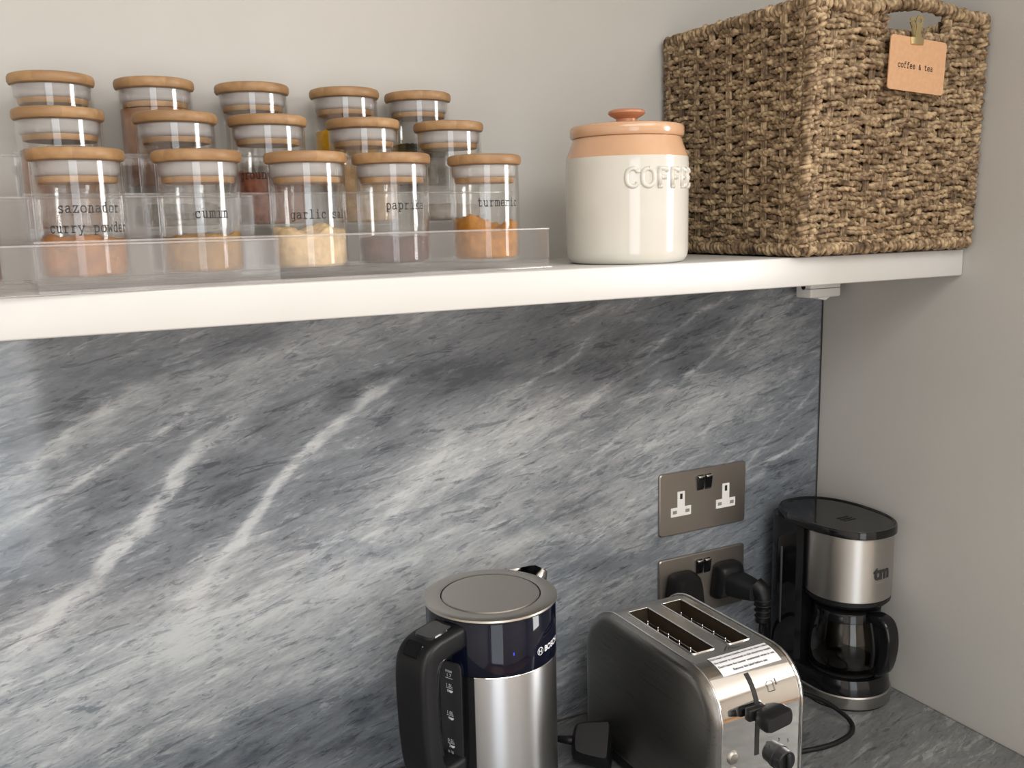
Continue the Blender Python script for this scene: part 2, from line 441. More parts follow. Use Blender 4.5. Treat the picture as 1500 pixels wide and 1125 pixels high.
def marble_mat(name, lo, mid, hi, rough):
    m, nt, b = new_mat(name)
    at = nt.nodes.new('ShaderNodeAttribute'); at.attribute_name = 'tone'
    tc = nt.nodes.new('ShaderNodeTexCoord')
    acc = at.outputs['Fac']
    for rot, scl, amt, nscale in ((STREAK, (20, 1, 95), 0.55, 1.0), (STREAK + 0.12, (48, 1, 220), 0.45, 1.0), (STREAK - 0.15, (160, 1, 520), 0.28, 1.0)):
        mp = nt.nodes.new('ShaderNodeMapping'); mp.vector_type = 'TEXTURE'
        mp.inputs['Rotation'].default_value = (0, -rot, 0)
        mp.inputs['Scale'].default_value = (1 / scl[0], 1 / scl[1], 1 / scl[2])
        nz = nt.nodes.new('ShaderNodeTexNoise'); nz.inputs['Scale'].default_value = nscale; nz.inputs['Detail'].default_value = 6; nz.inputs['Roughness'].default_value = 0.6
        nz.inputs['Distortion'].default_value = 0.6
        nt.links.new(tc.outputs['Object'], mp.inputs[0]); nt.links.new(mp.outputs[0], nz.inputs['Vector'])
        s = nt.nodes.new('ShaderNodeMath'); s.operation = 'SUBTRACT'; s.inputs[1].default_value = 0.5
        k = nt.nodes.new('ShaderNodeMath'); k.operation = 'MULTIPLY_ADD'; k.inputs[1].default_value = amt
        nt.links.new(nz.outputs[0], s.inputs[0]); nt.links.new(s.outputs[0], k.inputs[0]); nt.links.new(acc, k.inputs[2])
        acc = k.outputs[0]
    # sharp-edged flakes, light and dark
    for rot, scl, sd, th, amt in ((STREAK + 0.05, (13, 1, 75), 3.0, 0.58, 0.16), (STREAK - 0.05, (15, 1, 85), 41.0, 0.59, -0.24), (STREAK + 0.1, (40, 1, 200), 77.0, 0.59, -0.20)):
        mp = nt.nodes.new('ShaderNodeMapping'); mp.vector_type = 'TEXTURE'
        mp.inputs['Location'].default_value = (sd, 0, sd * 0.7)
        mp.inputs['Rotation'].default_value = (0, -rot, 0); mp.inputs['Scale'].default_value = (1 / scl[0], 1, 1 / scl[2])
        nz = nt.nodes.new('ShaderNodeTexNoise'); nz.inputs['Scale'].default_value = 1.0; nz.inputs['Detail'].default_value = 9; nz.inputs['Roughness'].default_value = 0.65; nz.inputs['Distortion'].default_value = 0.9
        nt.links.new(tc.outputs['Object'], mp.inputs[0]); nt.links.new(mp.outputs[0], nz.inputs['Vector'])
        mr = nt.nodes.new('ShaderNodeMapRange'); mr.interpolation_type = 'SMOOTHSTEP'
        mr.inputs[1].default_value = th - 0.02; mr.inputs[2].default_value = th + 0.035
        nt.links.new(nz.outputs[0], mr.inputs[0])
        k = nt.nodes.new('ShaderNodeMath'); k.operation = 'MULTIPLY_ADD'; k.inputs[1].default_value = amt
        nt.links.new(mr.outputs[0], k.inputs[0]); nt.links.new(acc, k.inputs[2]); acc = k.outputs[0]
    cr = nt.nodes.new('ShaderNodeValToRGB')
    e = cr.color_ramp.elements
    e[0].position = 0.0; e[0].color = (*lo, 1)
    e[1].position = 1.0; e[1].color = (*hi, 1)
    x = e.new(0.5); x.color = (*mid, 1)
    nt.links.new(acc, cr.inputs[0]); nt.links.new(cr.outputs[0], b.inputs['Base Color'])
    b.inputs['Roughness'].default_value = rough
    b.inputs['Specular IOR Level'].default_value = 0.5
    return m
MAT['marble'] = marble_mat('grey_marble_panel', (0.060, 0.069, 0.084), (0.185, 0.202, 0.224), (0.47, 0.485, 0.495), 0.07)
MAT['marble_top'] = marble_mat('grey_marble_top', (0.065, 0.07, 0.076), (0.165, 0.17, 0.172), (0.42, 0.425, 0.415), 0.25)

def seg_dist(X, Z, pts):
    best = np.full(X.shape, 9.0)
    for (x0, z0), (x1, z1) in zip(pts[:-1], pts[1:]):
        dx, dz = x1 - x0, z1 - z0
        t = np.clip(((X - x0) * dx + (Z - z0) * dz) / (dx * dx + dz * dz + 1e-12), 0, 1)
        best = np.minimum(best, np.hypot(X - x0 - t * dx, Z - z0 - t * dz))
    return best

def stone_tone(X, Z, veins, darks, blobs):
    c, s = math.cos(STREAK), math.sin(STREAK)
    U = X * c + Z * s; W = -X * s + Z * c
    wu = fbm(U * 9 + 3, W * 9 + 8, 4) ; ww = fbm(U * 9 + 40, W * 9 + 21, 4)
    U2 = U + 0.03 * wu; W2 = W + 0.018 * ww
    tone = 0.53 + 0.14 * fbm(U2 * 5 + 11, W2 * 19 + 3, 5, 0.55) + 0.12 * fbm(U2 * 14 + 31, W2 * 62 + 13, 4, 0.55)
    Xw = X + 0.006 * fbm(X * 30, Z * 30, 3) + 0.010 * fbm(X * 11 + 5, Z * 11 + 9, 3)
    Zw = Z + 0.006 * fbm(X * 30 + 50, Z * 30 + 50, 3) + 0.008 * fbm(X * 11 + 25, Z * 11 + 29, 3)
    for cx, cz, ru, rw, d in blobs:
        du = (Xw - cx) * c + (Zw - cz) * s; dw = -(Xw - cx) * s + (Zw - cz) * c
        tone = tone + d * np.exp(-(du / ru) ** 2 - (dw / rw) ** 2)
    brk = np.clip(0.75 + 0.9 * fbm(U2 * 22 + 7, W2 * 60 + 77, 4), 0, 1.3)
    for pts, w, st in darks:
        d = seg_dist(Xw, Zw, pts)
        tone = tone - 0.40 * st * brk * np.exp(-(d / (w * 1.1)) ** 2)
    brv = np.clip(0.80 + 0.75 * fbm(U2 * 40 + 70, W2 * 40 + 7, 3), 0.25, 1.2)
    Xv = X + 0.0035 * fbm(X * 45, Z * 45, 3); Zv = Z + 0.0035 * fbm(X * 45 + 50, Z * 45 + 50, 3)
    for pts, w, st in veins:
        d = seg_dist(Xv, Zv, pts)
        (xa, za), (xb, zb) = pts[0], pts[-1]
        ends = np.minimum(np.hypot(X - xa, Z - za), np.hypot(X - xb, Z - zb))
        tp = np.clip(ends / 0.045, 0, 1) ** 0.8          # veins thin out and fade towards their ends
        k = 1.1 * st * brv * (0.25 + 0.75 * tp) * np.exp(-(d / (w * 0.62 * (0.45 + 0.55 * tp))) ** 4)
        soft = 0.22 * st * np.exp(-(d / (w * 2.0)) ** 2)
        tone = tone + soft
        tone = tone * (1 - np.clip(k, 0, 1)) + np.clip(k, 0, 1) * 0.98
    return np.clip(tone, -0.2, 1.2)

def stone_grid(name, x0, x1, z0, z1, step, mat, place, tone_fn, parent=None):
    """finely divided face carrying the stone's tone; place(x, z) -> world point"""
    nx = int((x1 - x0) / step) + 1; nz = int((z1 - z0) / step) + 1
    xs = np.linspace(x0, x1, nx); zs = np.linspace(z0, z1, nz)
    X, Z = np.meshgrid(xs, zs)
    me = bpy.data.meshes.new(name)
    co = place(X.ravel(), Z.ravel())
    i = np.arange((nx - 1) * (nz - 1)); r = i // (nx - 1); cc = i % (nx - 1)
    a = r * nx + cc
    quads = np.stack([a, a + 1, a + nx + 1, a + nx], 1)
    me.vertices.add(nx * nz); me.vertices.foreach_set('co', co.ravel())
    me.loops.add(quads.size); me.loops.foreach_set('vertex_index', quads.ravel())
    me.polygons.add(len(quads)); me.polygons.foreach_set('loop_start', np.arange(0, quads.size, 4)); me.polygons.foreach_set('loop_total', np.full(len(quads), 4))
    me.update(calc_edges=True); me.validate()
    at = me.attributes.new('tone', 'FLOAT', 'POINT')
    at.data.foreach_set('value', tone_fn(X, Z).ravel().astype(np.float32))
    me.materials.append(mat)
    return me

# ------------------------------------------------------------------ lettering
G = {
'a': [[(1,4.3),(2,5),(3.5,5),(4.3,4.2),(4.3,.6),(5.2,0)],[(4.3,3),(2.2,3),(1,2.2),(.8,1.2),(1.4,.2),(2.6,0),(4.3,1.2)]],
'c': [[(4.6,4),(3.6,5),(2.4,5),(1.2,4.2),(.8,2.5),(1.2,.8),(2.4,0),(3.8,0),(4.8,.8)],[(4.6,5),(4.6,3.7)]],
'd': [[(4.4,3.9),(3.4,5),(2.3,5),(1.1,4.2),(.7,2.5),(1.1,.8),(2.3,0),(3.4,0),(4.4,1.1)],[(3.2,7.5),(4.4,7.5),(4.4,0),(5.4,0)]],
'e': [[(.8,2.6),(4.9,2.6),(4.6,4.2),(3.6,5),(2.2,5),(1.1,4.2),(.7,2.5),(1.1,.8),(2.3,0),(3.7,0),(4.9,.7)]],
'f': [[(4.9,7.2),(4.2,7.5),(3.2,7.5),(2.4,6.8),(2.4,0)],[(1,5),(4.5,5)],[(1,0),(4.2,0)]],
'g': [[(4.4,3.9),(3.4,5),(2.3,5),(1.1,4.2),(.7,2.5),(1.1,.8),(2.3,0),(3.4,0),(4.4,1.1)],[(5.4,5),(4.4,5),(4.4,-1),(3.6,-2),(1.6,-2)]],
'i': [[(1.6,5),(3,5),(3,0)],[(1,0),(5,0)],[(3,6.5),(3,7.4)]],
'k': [[(.6,7.5),(1.6,7.5),(1.6,0)],[(1.6,2),(4.2,5)],[(3.4,5),(5,5)],[(2.5,3),(4.4,0)],[(.7,0),(2.4,0)],[(3.6,0),(5.2,0)]],
'l': [[(1.6,7.5),(3,7.5),(3,0)],[(1,0),(5,0)]],
'm': [[(.2,5),(.9,5),(.9,0)],[(.9,4),(1.7,5),(2.5,5),(3,4.3),(3,0)],[(3,4),(3.8,5),(4.6,5),(5.1,4.3),(5.1,0)],[(.2,0),(1.5,0)],[(2.6,0),(3.5,0)],[(4.6,0),(5.8,0)]],
'n': [[(.5,5),(1.5,5),(1.5,0)],[(1.5,3.8),(2.6,5),(3.6,5),(4.4,4.2),(4.4,0)],[(.6,0),(2.4,0)],[(3.6,0),(5.3,0)]],
'o': [[(3,5),(1.5,4.6),(.7,3.4),(.7,1.6),(1.5,.4),(3,0),(4.5,.4),(5.3,1.6),(5.3,3.4),(4.5,4.6),(3,5)]],
'p': [[(.5,5),(1.5,5),(1.5,-2)],[(1.5,3.9),(2.6,5),(3.7,5),(4.8,4.2),(5.2,2.5),(4.8,.8),(3.7,0),(2.6,0),(1.5,1.1)],[(.6,-2),(2.8,-2)]],
'r': [[(.9,5),(2,5),(2,0)],[(2,3.4),(3.3,4.8),(4.3,5),(5,4.4)],[(.9,0),(3.8,0)]],
's': [[(4.4,3.8),(4.2,4.6),(3.2,5),(2,5),(1.1,4.3),(1.2,3.2),(2.4,2.7),(3.6,2.4),(4.7,1.7),(4.6,.6),(3.6,0),(2.2,0),(1,.6)],[(4.4,5),(4.4,3.7)],[(1,1.3),(1,0)]],
't': [[(2.2,7),(2.2,1),(2.8,.1),(4,0),(5,.6)],[(.8,5),(4.6,5)]],
'u': [[(.5,5),(1.5,5),(1.5,1),(2.2,.1),(3.2,0),(4.4,1.2)],[(3.4,5),(4.4,5),(4.4,0),(5.4,0)]],
'w': [[(.6,5),(1.6,0),(3,3.8),(4.4,0),(5.4,5)],[(0,5),(1.6,5)],[(4.5,5),(6,5)]],
'y': [[(.8,5),(3,.4)],[(5.2,5),(2.2,-2),(.8,-2)],[(.2,5),(2,5)],[(4.2,5),(5.8,5)]],
'z': [[(1,3.9),(1,5),(4.6,5),(1,0),(4.8,0),(4.8,1.2)]],
'&': [[(5,0),(1.8,4.6),(1.8,5.6),(2.6,6.2),(3.4,5.6),(3.2,4.6),(1.2,2.4),(1,1),(2,0),(3.4,.2),(4.8,2.6)]],
' ': [],
'C': [[(5,5.6),(4.2,6.7),(3,7),(1.7,6.5),(.9,5.2),(.7,3.5),(.9,1.8),(1.7,.5),(3,0),(4.2,.3),(5,1.4)],[(5,6.9),(5,5.3)]],
'O': [[(3,7),(1.5,6.4),(.7,4.9),(.7,2.1),(1.5,.6),(3,0),(4.5,.6),(5.3,2.1),(5.3,4.9),(4.5,6.4),(3,7)]],
'F': [[(1.5,7),(1.5,0)],[(.8,7),(5,7),(5,5.6)],[(1.5,3.6),(3.9,3.6)],[(3.9,4.4),(3.9,2.8)],[(.8,0),(2.6,0)]],
'E': [[(1.5,7),(1.5,0)],[(.8,7),(5,7),(5,5.6)],[(1.5,3.6),(3.9,3.6)],[(3.9,4.4),(3.9,2.8)],[(.8,0),(5,0),(5,1.5)]],
}

def stroke_text(text, unit, w, adv=6.4, sx=1.0):
    """typewriter strokes as flat strips: list of quads in (u, v), text centred on u = 0"""
    quads = []; width = adv * len(text) * unit
    for i, ch in enumerate(text):
        ox = i * adv * unit - width / 2
        for line in G[ch]:
            for (x0, y0), (x1, y1) in zip(line[:-1], line[1:]):
                a = Vector((ox + x0 * unit * sx, y0 * unit)); b = Vector((ox + x1 * unit * sx, y1 * unit))
                d = (b - a).normalized(); n = Vector((-d.y, d.x)) * w / 2; e = d * w * 0.45
                quads.append((a - e - n, b + e - n, b + e + n, a - e + n))
    return quads

def quads_obj(name, quads, fn, mat, parent):
    V = []; F = []
    for q in quads:
        i = len(V); V += [fn(p.x, p.y) for p in q]; F.append((i, i + 1, i + 2, i + 3))
    return mesh_obj(name, V, F, mat, parent)

def font_geo(text, size, align='CENTER', bold=0.0):
    cu = bpy.data.curves.new('lettering_curve', 'FONT'); cu.body = text; cu.size = size; cu.align_x = align; cu.offset = bold
    cu.resolution_u = 3
    o = bpy.data.objects.new('lettering_curve', cu); COL.objects.link(o)
    dg = bpy.context.evaluated_depsgraph_get()
    me = bpy.data.meshes.new_from_object(o.evaluated_get(dg))
    V = [v.co.copy() for v in me.vertices]; F = [tuple(p.vertices) for p in me.polygons]
    bpy.data.objects.remove(o); bpy.data.curves.remove(cu); bpy.data.meshes.remove(me)
    return V, F

def font_obj(name, text, size, fn, mat, parent, align='CENTER', bold=0.0):
    V, F = font_geo(text, size, align, bold)
    return mesh_obj(name, [fn(v.x, v.y) for v in V], F, mat, parent)

# ------------------------------------------------------------------ the setting
SB, ST = 0.5651, 0.5965           # underside and top of the shelf
SHELF_D = 0.2202
WALL_Y = 0.015                     # plaster behind the shelf; the stone panel stands 15 mm proud
XL = -2.6

def struct(o): o['kind'] = 'structure'; return o
struct(box('wall_back', (XL, WALL_Y, -0.9), (0.12, WALL_Y + 0.12, 1.5), MAT['wall']))
struct(box('wall_right', (0.0, -0.44, -0.9), (0.12, WALL_Y, 1.5), MAT['wall']))
struct(box('wall_recess', (0.12, -0.44, -0.9), (1.8, -0.32, 1.5), MAT['room']))
struct(box('wall_left', (XL - 0.1, -3.6, -0.9), (XL, WALL_Y + 0.12, 1.5), MAT['room']))
struct(box('floor', (XL - 0.1, -3.6, -1.0), (1.9, WALL_Y + 0.12, -0.9), MAT['floor']))
struct(box('ceiling', (XL - 0.1, -3.6, 1.5), (1.9, WALL_Y + 0.12, 1.6), MAT['ceiling']))
# front wall with the glazed door opening, side wall with the window opening
bm = bmesh.new()
add_box(bm, (XL, -3.6, -0.9), (-2.35, -3.5, 1.5)); add_box(bm, (-1.15, -3.6, -0.9), (1.8, -3.5, 1.5)); add_box(bm, (-2.35, -3.6, 1.35), (-1.15, -3.5, 1.5))
struct(bm_obj('wall_front', bm, MAT['room']))
bm = bmesh.new()
add_box(bm, (1.8, -3.6, -0.9), (1.9, -2.23, 1.5)); add_box(bm, (1.8, -1.47, -0.9), (1.9, -0.32, 1.5))
add_box(bm, (1.8, -2.23, -0.9), (1.9, -1.47, 0.15)); add_box(bm, (1.8, -2.23, 1.35), (1.9, -1.47, 1.5))
struct(bm_obj('wall_side', bm, MAT['room']))
# stone panel
panel_me = stone_grid('wall_splashback', -1.9, -0.004, 0.0, SB, 0.0028, MAT['marble'],
                      lambda X, Z: np.stack([X, np.zeros_like(X), Z], 1), lambda X, Z: stone_tone(X, Z, VEINS, DARKS, BLOBS))
panel = link(bpy.data.objects.new('wall_splashback', panel_me)); struct(panel)
md = panel.modifiers.new('thickness', 'SOLIDIFY'); md.thickness = 0.0145; md.offset = -1
struct(box('trim_1', (-0.004, 0.001, 0.0), (0.0, WALL_Y, SB), MAT['dark_seal']))

top_me = stone_grid('worktop', -1.9, -0.0015, -0.60, WALL_Y - 0.0155, 0.004, MAT['marble_top'],
                    lambda X, Z: np.stack([X, np.zeros_like(X), Z], 1),
                    lambda X, Z: stone_tone(X * 1.3 + 0.4, Z * 1.6 + 0.9, [], [], []) - 0.12)
top = link(bpy.data.objects.new('worktop', top_me))
top.rotation_euler = (-PI / 2, 0, 0)
tag(top, 'grey veined marble worktop running into the corner', 'worktop')
md = top.modifiers.new('thickness', 'SOLIDIFY'); md.thickness = 0.03; md.offset = -1

shelf = box('wall_shelf', (-1.9, -SHELF_D, SB), (-0.0005, WALL_Y, ST), MAT['shelf'], bevel=0.0015, seg=2)
tag(shelf, 'long white painted shelf above the marble splashback', 'shelf')

# ------------------------------------------------------------------ seagrass basket
def seagrass(name, dark, mid, light, seed):
    m, nt, b = new_mat(name)
    tc = nt.nodes.new('ShaderNodeTexCoord'); oi = nt.nodes.new('ShaderNodeObjectInfo')
    ad = nt.nodes.new('ShaderNodeVectorMath'); ad.operation = 'MULTIPLY_ADD'
    ad.inputs[1].default_value = (3.1, 5.7, 4.3)
    nt.links.new(oi.outputs['Random'], ad.inputs[0]); nt.links.new(tc.outputs['Object'], ad.inputs[2])
    n1 = nt.nodes.new('ShaderNodeTexNoise'); n1.inputs['Scale'].default_value = 150; n1.inputs['Detail'].default_value = 3
    n2 = nt.nodes.new('ShaderNodeTexNoise'); n2.inputs['Scale'].default_value = 28; n2.inputs['Detail'].default_value = 2
    nt.links.new(ad.outputs[0], n1.inputs['Vector']); nt.links.new(ad.outputs[0], n2.inputs['Vector'])
    mx = nt.nodes.new('ShaderNodeMath'); mx.operation = 'MULTIPLY_ADD'; mx.inputs[1].default_value = 0.6
    nt.links.new(n2.outputs[0], mx.inputs[0]); nt.links.new(n1.outputs[0], mx.inputs[2])
    cr = nt.nodes.new('ShaderNodeValToRGB'); e = cr.color_ramp.elements
    e[0].position = 0.55; e[0].color = (*dark, 1); e[1].position = 1.05; e[1].color = (*light, 1)
    x = e.new(0.78); x.color = (*mid, 1)
    nt.links.new(mx.outputs[0], cr.inputs[0]); nt.links.new(cr.outputs[0], b.inputs['Base Color'])
    b.inputs['Roughness'].default_value = 0.55; b.inputs['Specular IOR Level'].default_value = 0.3
    return m
MAT['seagrass'] = seagrass('seagrass', (0.060, 0.037, 0.021), (0.215, 0.145, 0.082), (0.50, 0.375, 0.225), 0)

BX0, BX1, BY0, BY1, BZ0, BZ1 = -0.2745, -0.0030, -0.236, 0.0095, ST + 0.0005, 0.858
basket = empty('woven_basket', ((BX0 + BX1) / 2, (BY0 + BY1) / 2, BZ0))
tag(basket, 'square brown woven seagrass storage basket with handle hole on the shelf', 'basket')
bcx, bcy = (BX0 + BX1) / 2, (BY0 + BY1) / 2
HW, HD, HH = (BX1 - BX0) / 2, (BY1 - BY0) / 2, BZ1 - BZ0

N_PASS, PITCH = 25, 0.0096
Z_FIRST = 0.016
CORD_R = 0.0035
def cord_geo(length, stakes, phase, rnd, x0=None, x1=None):
    """one two-ply cord woven over and under the stakes; runs along +u, bulges along +v (outward)"""
    a = -length / 2 if x0 is None else x0; b = length / 2 if x1 is None else x1
    step = 0.0012; n = max(4, int((b - a) / step)); sp = stakes
    pts = []; tw = []
    ph0 = rnd.uniform(0, PI); wob = rnd.uniform(0, 6); pitch = rnd.uniform(0.0105, 0.0135)
    for i in range(n + 1):
        u = a + (b - a) * i / n
        k = math.cos(PI * (u + length / 2) / sp + phase)
        k = max(-1, min(1, k * 1.5))
        v = 0.0030 * k + 0.0006 * math.sin(u * 130 + wob)
        w = 0.0013 * math.sin(u * 70 + wob * 2) + 0.0008 * math.sin(u * 210 + wob)
        pts.append((u, -v, w)); tw.append(ph0 + 2 * PI * (u - a) / pitch)
    rad = [CORD_R * (1 + 0.10 * math.sin(p[0] * 95 + wob)) for p in pts]
    return tube_geo(pts, rad, 8, twist=tw, lobes=0.45)

def cord_mesh(*a, **k):
    V, F = cord_geo(*a, **k)
    me = bpy.data.meshes.new('weft_cord'); me.from_pydata([tuple(v) for v in V], [], F); me.update()
    me.polygons.foreach_set('use_smooth', [True] * len(me.polygons)); me.materials.append(MAT['seagrass'])
    return me

rnd = random.Random(11)
L_FRONT, L_SIDE = 2 * HW - 0.014, 2 * HD - 0.014
N_ST_F, N_ST_S = 9, 8
SP_F, SP_S = L_FRONT / N_ST_F, L_SIDE / N_ST_S
HX0, HX1, HZ = -0.029, 0.066, 0.2320      # handle hole in the front (local x range, lower edge)
var_f = {ph: [cord_mesh(L_FRONT, SP_F, ph, rnd) for _ in range(5)] for ph in (0.0, PI)}
var_s = {ph: [cord_mesh(L_SIDE, SP_S, ph, rnd) for _ in range(5)] for ph in (0.0, PI)}
var_l = {ph: [cord_mesh(L_FRONT, SP_F, ph, rnd, None, HX0 - 0.003) for _ in range(3)] for ph in (0.0, PI)}
var_r = {ph: [cord_mesh(L_FRONT, SP_F, ph, rnd, HX1 + 0.003, None) for _ in range(3)] for ph in (0.0, PI)}
def place_cord(me, loc, rz):
    o = bpy.data.objects.new('weft_cord', me); o.location = loc; o.rotation_euler = (0, 0, rz); link(o, basket)
flare = 0.006
for i in range(N_PASS):
    for j in (0, 1):
        z = Z_FIRST + i * PITCH + (j - 0.5) * 0.0049
        fl = flare * z / HH
        ph = 0.0 if i % 2 == 0 else PI
        hole = z > HZ
        dz = rnd.uniform(-0.0005, 0.0005)
        for side in range(4):
            if side in (0, 2):       # front, back
                rz = 0.0 if side == 0 else PI
                loc = (0, -(HD - 0.006) - fl, z + dz) if side == 0 else (0, HD - 0.006, z + dz)
                if hole:
                    place_cord(rnd.choice(var_l[ph]), loc if side == 0 else loc, rz)
                    place_cord(rnd.choice(var_r[ph]), loc, rz)
                else:
                    place_cord(rnd.choice(var_f[ph]), loc, rz)
            else:                    # right, left
                rz = PI / 2 if side == 1 else -PI / 2
                loc = (HW - 0.006, 0, z + dz) if side == 1 else (-(HW - 0.006) - fl * 0.5, 0, z + dz)
                place_cord(rnd.choice(var_s[ph]), loc, rz)

# stakes: three strands side by side
def stake_mesh(h, tilt):
    V = []; F = []
    for q in (-0.0030, 0.0, 0.0030):
        pts = [(q + 0.0004 * math.sin(k * 1.3 + q * 900), tilt * (h * k / 30), h * k / 30) for k in range(31)]
        v, f = tube_geo(pts, 0.0019, 6); b0 = len(V); V += v; F += [tuple(i + b0 for i in ff) for ff in f]
    me = bpy.data.meshes.new('stake'); me.from_pydata([tuple(v) for v in V], [], F); me.update()
    me.polygons.foreach_set('use_smooth', [True] * len(me.polygons)); me.materials.append(MAT['seagrass'])
    return me
st_full, st_low = stake_mesh(HH - 0.016, -flare / HH), stake_mesh(HZ - 0.012, -flare / HH)
st_back = stake_mesh(HH - 0.016, 0.0)
for side in range(4):
    n, sp, Lh = (N_ST_F, SP_F, L_FRONT) if side in (0, 2) else (N_ST_S, SP_S, L_SIDE)
    for k in range(n + 1):
        u = -Lh / 2 + sp * k
        if k in (0, n): u *= 0.985
        if side == 0: loc = (u, -(HD - 0.006), 0.008); rz = 0
        elif side == 2: loc = (-u, HD - 0.006, 0.008); rz = PI
        elif side == 1: loc = (HW - 0.006, u, 0.008); rz = PI / 2
        else: loc = (-(HW - 0.006), -u, 0.008); rz = -PI / 2
        cut = side in (0, 2) and HX0 - 0.004 < u < HX1 + 0.004
        me = st_low if cut else (st_full if side in (0, 3) else st_back)
        o = bpy.data.objects.new('stake', me); o.location = loc; o.rotation_euler = (0, 0, rz); link(o, basket)

def coil(name, ctrl, core_r, strand_r, pitch, parent, closed=False, seed=0):
    """a strand wound tightly round a rope core along a path"""
    path = [Vector(p) for p in ctrl]
    P, T, N, B = frames(path)
    L = [0.0]
    for a, b in zip(path[:-1], path[1:]): L.append(L[-1] + (b - a).length)
    tot = L[-1]; turns = tot / pitch; n = int(turns * 11)
    r0 = random.Random(seed); pts = []; rad = []; tw = []
    j = 0
    for i in range(n + 1):
        s = tot * i / n
        while j < len(L) - 2 and L[j + 1] < s: j += 1
        t = (s - L[j]) / max(1e-9, L[j + 1] - L[j])
        c = P[j].lerp(P[j + 1], t); nn = N[j].lerp(N[j + 1], t).normalized(); bb = B[j].lerp(B[j + 1], t).normalized()
        a = 2 * PI * turns * i / n
        rr = core_r * (1 + 0.10 * math.sin(s * 310 + seed) + 0.06 * math.sin(s * 770))
        c = c + T[j] * (0.0012 * math.sin(s * 450 + seed))
        pts.append(c + nn * rr * math.cos(a) + bb * rr * math.sin(a))
        rad.append(strand_r * (1 + 0.15 * math.sin(s * 530 + seed * 2))); tw.append(2 * PI * i / 17)
    V, F = tube_geo(pts, rad, 6, twist=tw, lobes=0.35)
    v2, f2 = tube_geo(path, core_r * 0.95, 8); b0 = len(V); V += v2; F += [tuple(i + b0 for i in f) for f in f2]
    return mesh_obj(name, V, F, MAT['seagrass'], parent, smooth=True)

def line(a, b, n=24):
    a = Vector(a); b = Vector(b); return [a.lerp(b, i / n) for i in range(n + 1)]
zt = HH - 0.005
fy = -(HD - 0.006) - flare
# top rim: front rises over the handle hole
fr = []
for i in range(41):
    x = -HW + 0.004 + (2 * HW - 0.008) * i / 40
    bmp = 0.010 * math.exp(-((x - 0.025) / 0.055) ** 2)
    fr.append((x, fy, zt + bmp))
coil('top_rim', fr, 0.0052, 0.0030, 0.0062, basket, seed=1)
br = [(-p[0], HD - 0.006, p[2]) for p in fr]
coil('top_rim', br, 0.0052, 0.0030, 0.0062, basket, seed=2)
coil('top_rim', line((-(HW - 0.006) - 0.002, HD - 0.006, zt), (-(HW - 0.006) - 0.002, fy, zt)), 0.0052, 0.0030, 0.0062, basket, seed=3)
coil('top_rim', line((HW - 0.006, HD - 0.006, zt), (HW - 0.006, fy, zt)), 0.0052, 0.0030, 0.0062, basket, seed=4)
zb = 0.0082
coil('bottom_rim', line((-HW + 0.004, -(HD - 0.006), zb), (HW - 0.004, -(HD - 0.006), zb)), 0.0050, 0.0030, 0.0064, basket, seed=5)
coil('bottom_rim', line((-HW + 0.004, HD - 0.006, zb), (HW - 0.004, HD - 0.006, zb)), 0.0050, 0.0030, 0.0064, basket, seed=6)
coil('bottom_rim', line((-(HW - 0.006), HD - 0.006, zb), (-(HW - 0.006), -(HD - 0.006), zb)), 0.0050, 0.0030, 0.0064, basket, seed=7)
coil('bottom_rim', line((HW - 0.006, HD - 0.006, zb), (HW - 0.006, -(HD - 0.006), zb)), 0.0050, 0.0030, 0.0064, basket, seed=8)
q = HW - 0.0065; w_ = HD - 0.0065
for s_, (a, b) in enumerate((((-q, -w_, zb), (-q - 0.002, fy, zt)), ((q, -w_, zb), (q, fy, zt)), ((-q, w_, zb), (-q - 0.002, w_, zt)), ((q, w_, zb), (q, w_, zt)))):
    coil('corner_cord', line(a, b), 0.0046, 0.0031, 0.0068, basket, seed=20 + s_)
# second binding on the visible front corner, wound the other way
coil('corner_cord', line((-q + 0.010, -w_ - 0.001, zb), (-q + 0.010, fy - 0.001, zt)), 0.0036, 0.0030, 0.0074, basket, seed=31)
coil('corner_cord', line((-q - 0.001, -w_ + 0.010, zb), (-q - 0.003, fy + 0.010, zt)), 0.0036, 0.0030, 0.0074, basket, seed=32)
# handle hole binding: two sides and the sill
coil('handle_binding', line((HX0, fy, HZ), (HX0, fy, zt + 0.006), 8), 0.0034, 0.0026, 0.0062, basket, seed=41)
coil('handle_binding', line((HX1, fy, HZ), (HX1, fy, zt + 0.006), 8), 0.0034, 0.0026, 0.0062, basket, seed=42)
coil('handle_binding', line((HX0, fy, HZ), (HX1, fy, HZ), 12), 0.0034, 0.0026, 0.0062, basket, seed=43)
iy = HD - 0.0125; ix = HW - 0.0125
MAT['gap_shade'] = seagrass('seagrass_gap_shade', (0.05, 0.032, 0.02), (0.14, 0.095, 0.055), (0.28, 0.20, 0.12), 1)  # darker seagrass for backing panels added to keep light out of the gaps
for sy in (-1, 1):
    box('added_backing', (-ix, sy * iy - 0.001, 0.008), (ix, sy * iy + 0.001, HZ - 0.004), MAT['gap_shade'], basket)
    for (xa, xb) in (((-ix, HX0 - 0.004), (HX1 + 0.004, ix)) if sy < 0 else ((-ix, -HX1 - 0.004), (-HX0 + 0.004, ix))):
        box('added_backing', (xa, sy * iy - 0.001, HZ - 0.004), (xb, sy * iy + 0.001, HH - 0.008), MAT['gap_shade'], basket)
    box('added_backing', (sy * ix - 0.001, -iy, 0.008), (sy * ix + 0.001, iy, HH - 0.008), MAT['gap_shade'], basket)
box('basket_floor', (-HW + 0.008, -HD + 0.008, 0.004), (HW - 0.008, HD - 0.008, 0.010), MAT['seagrass'], basket, bevel=0.001)

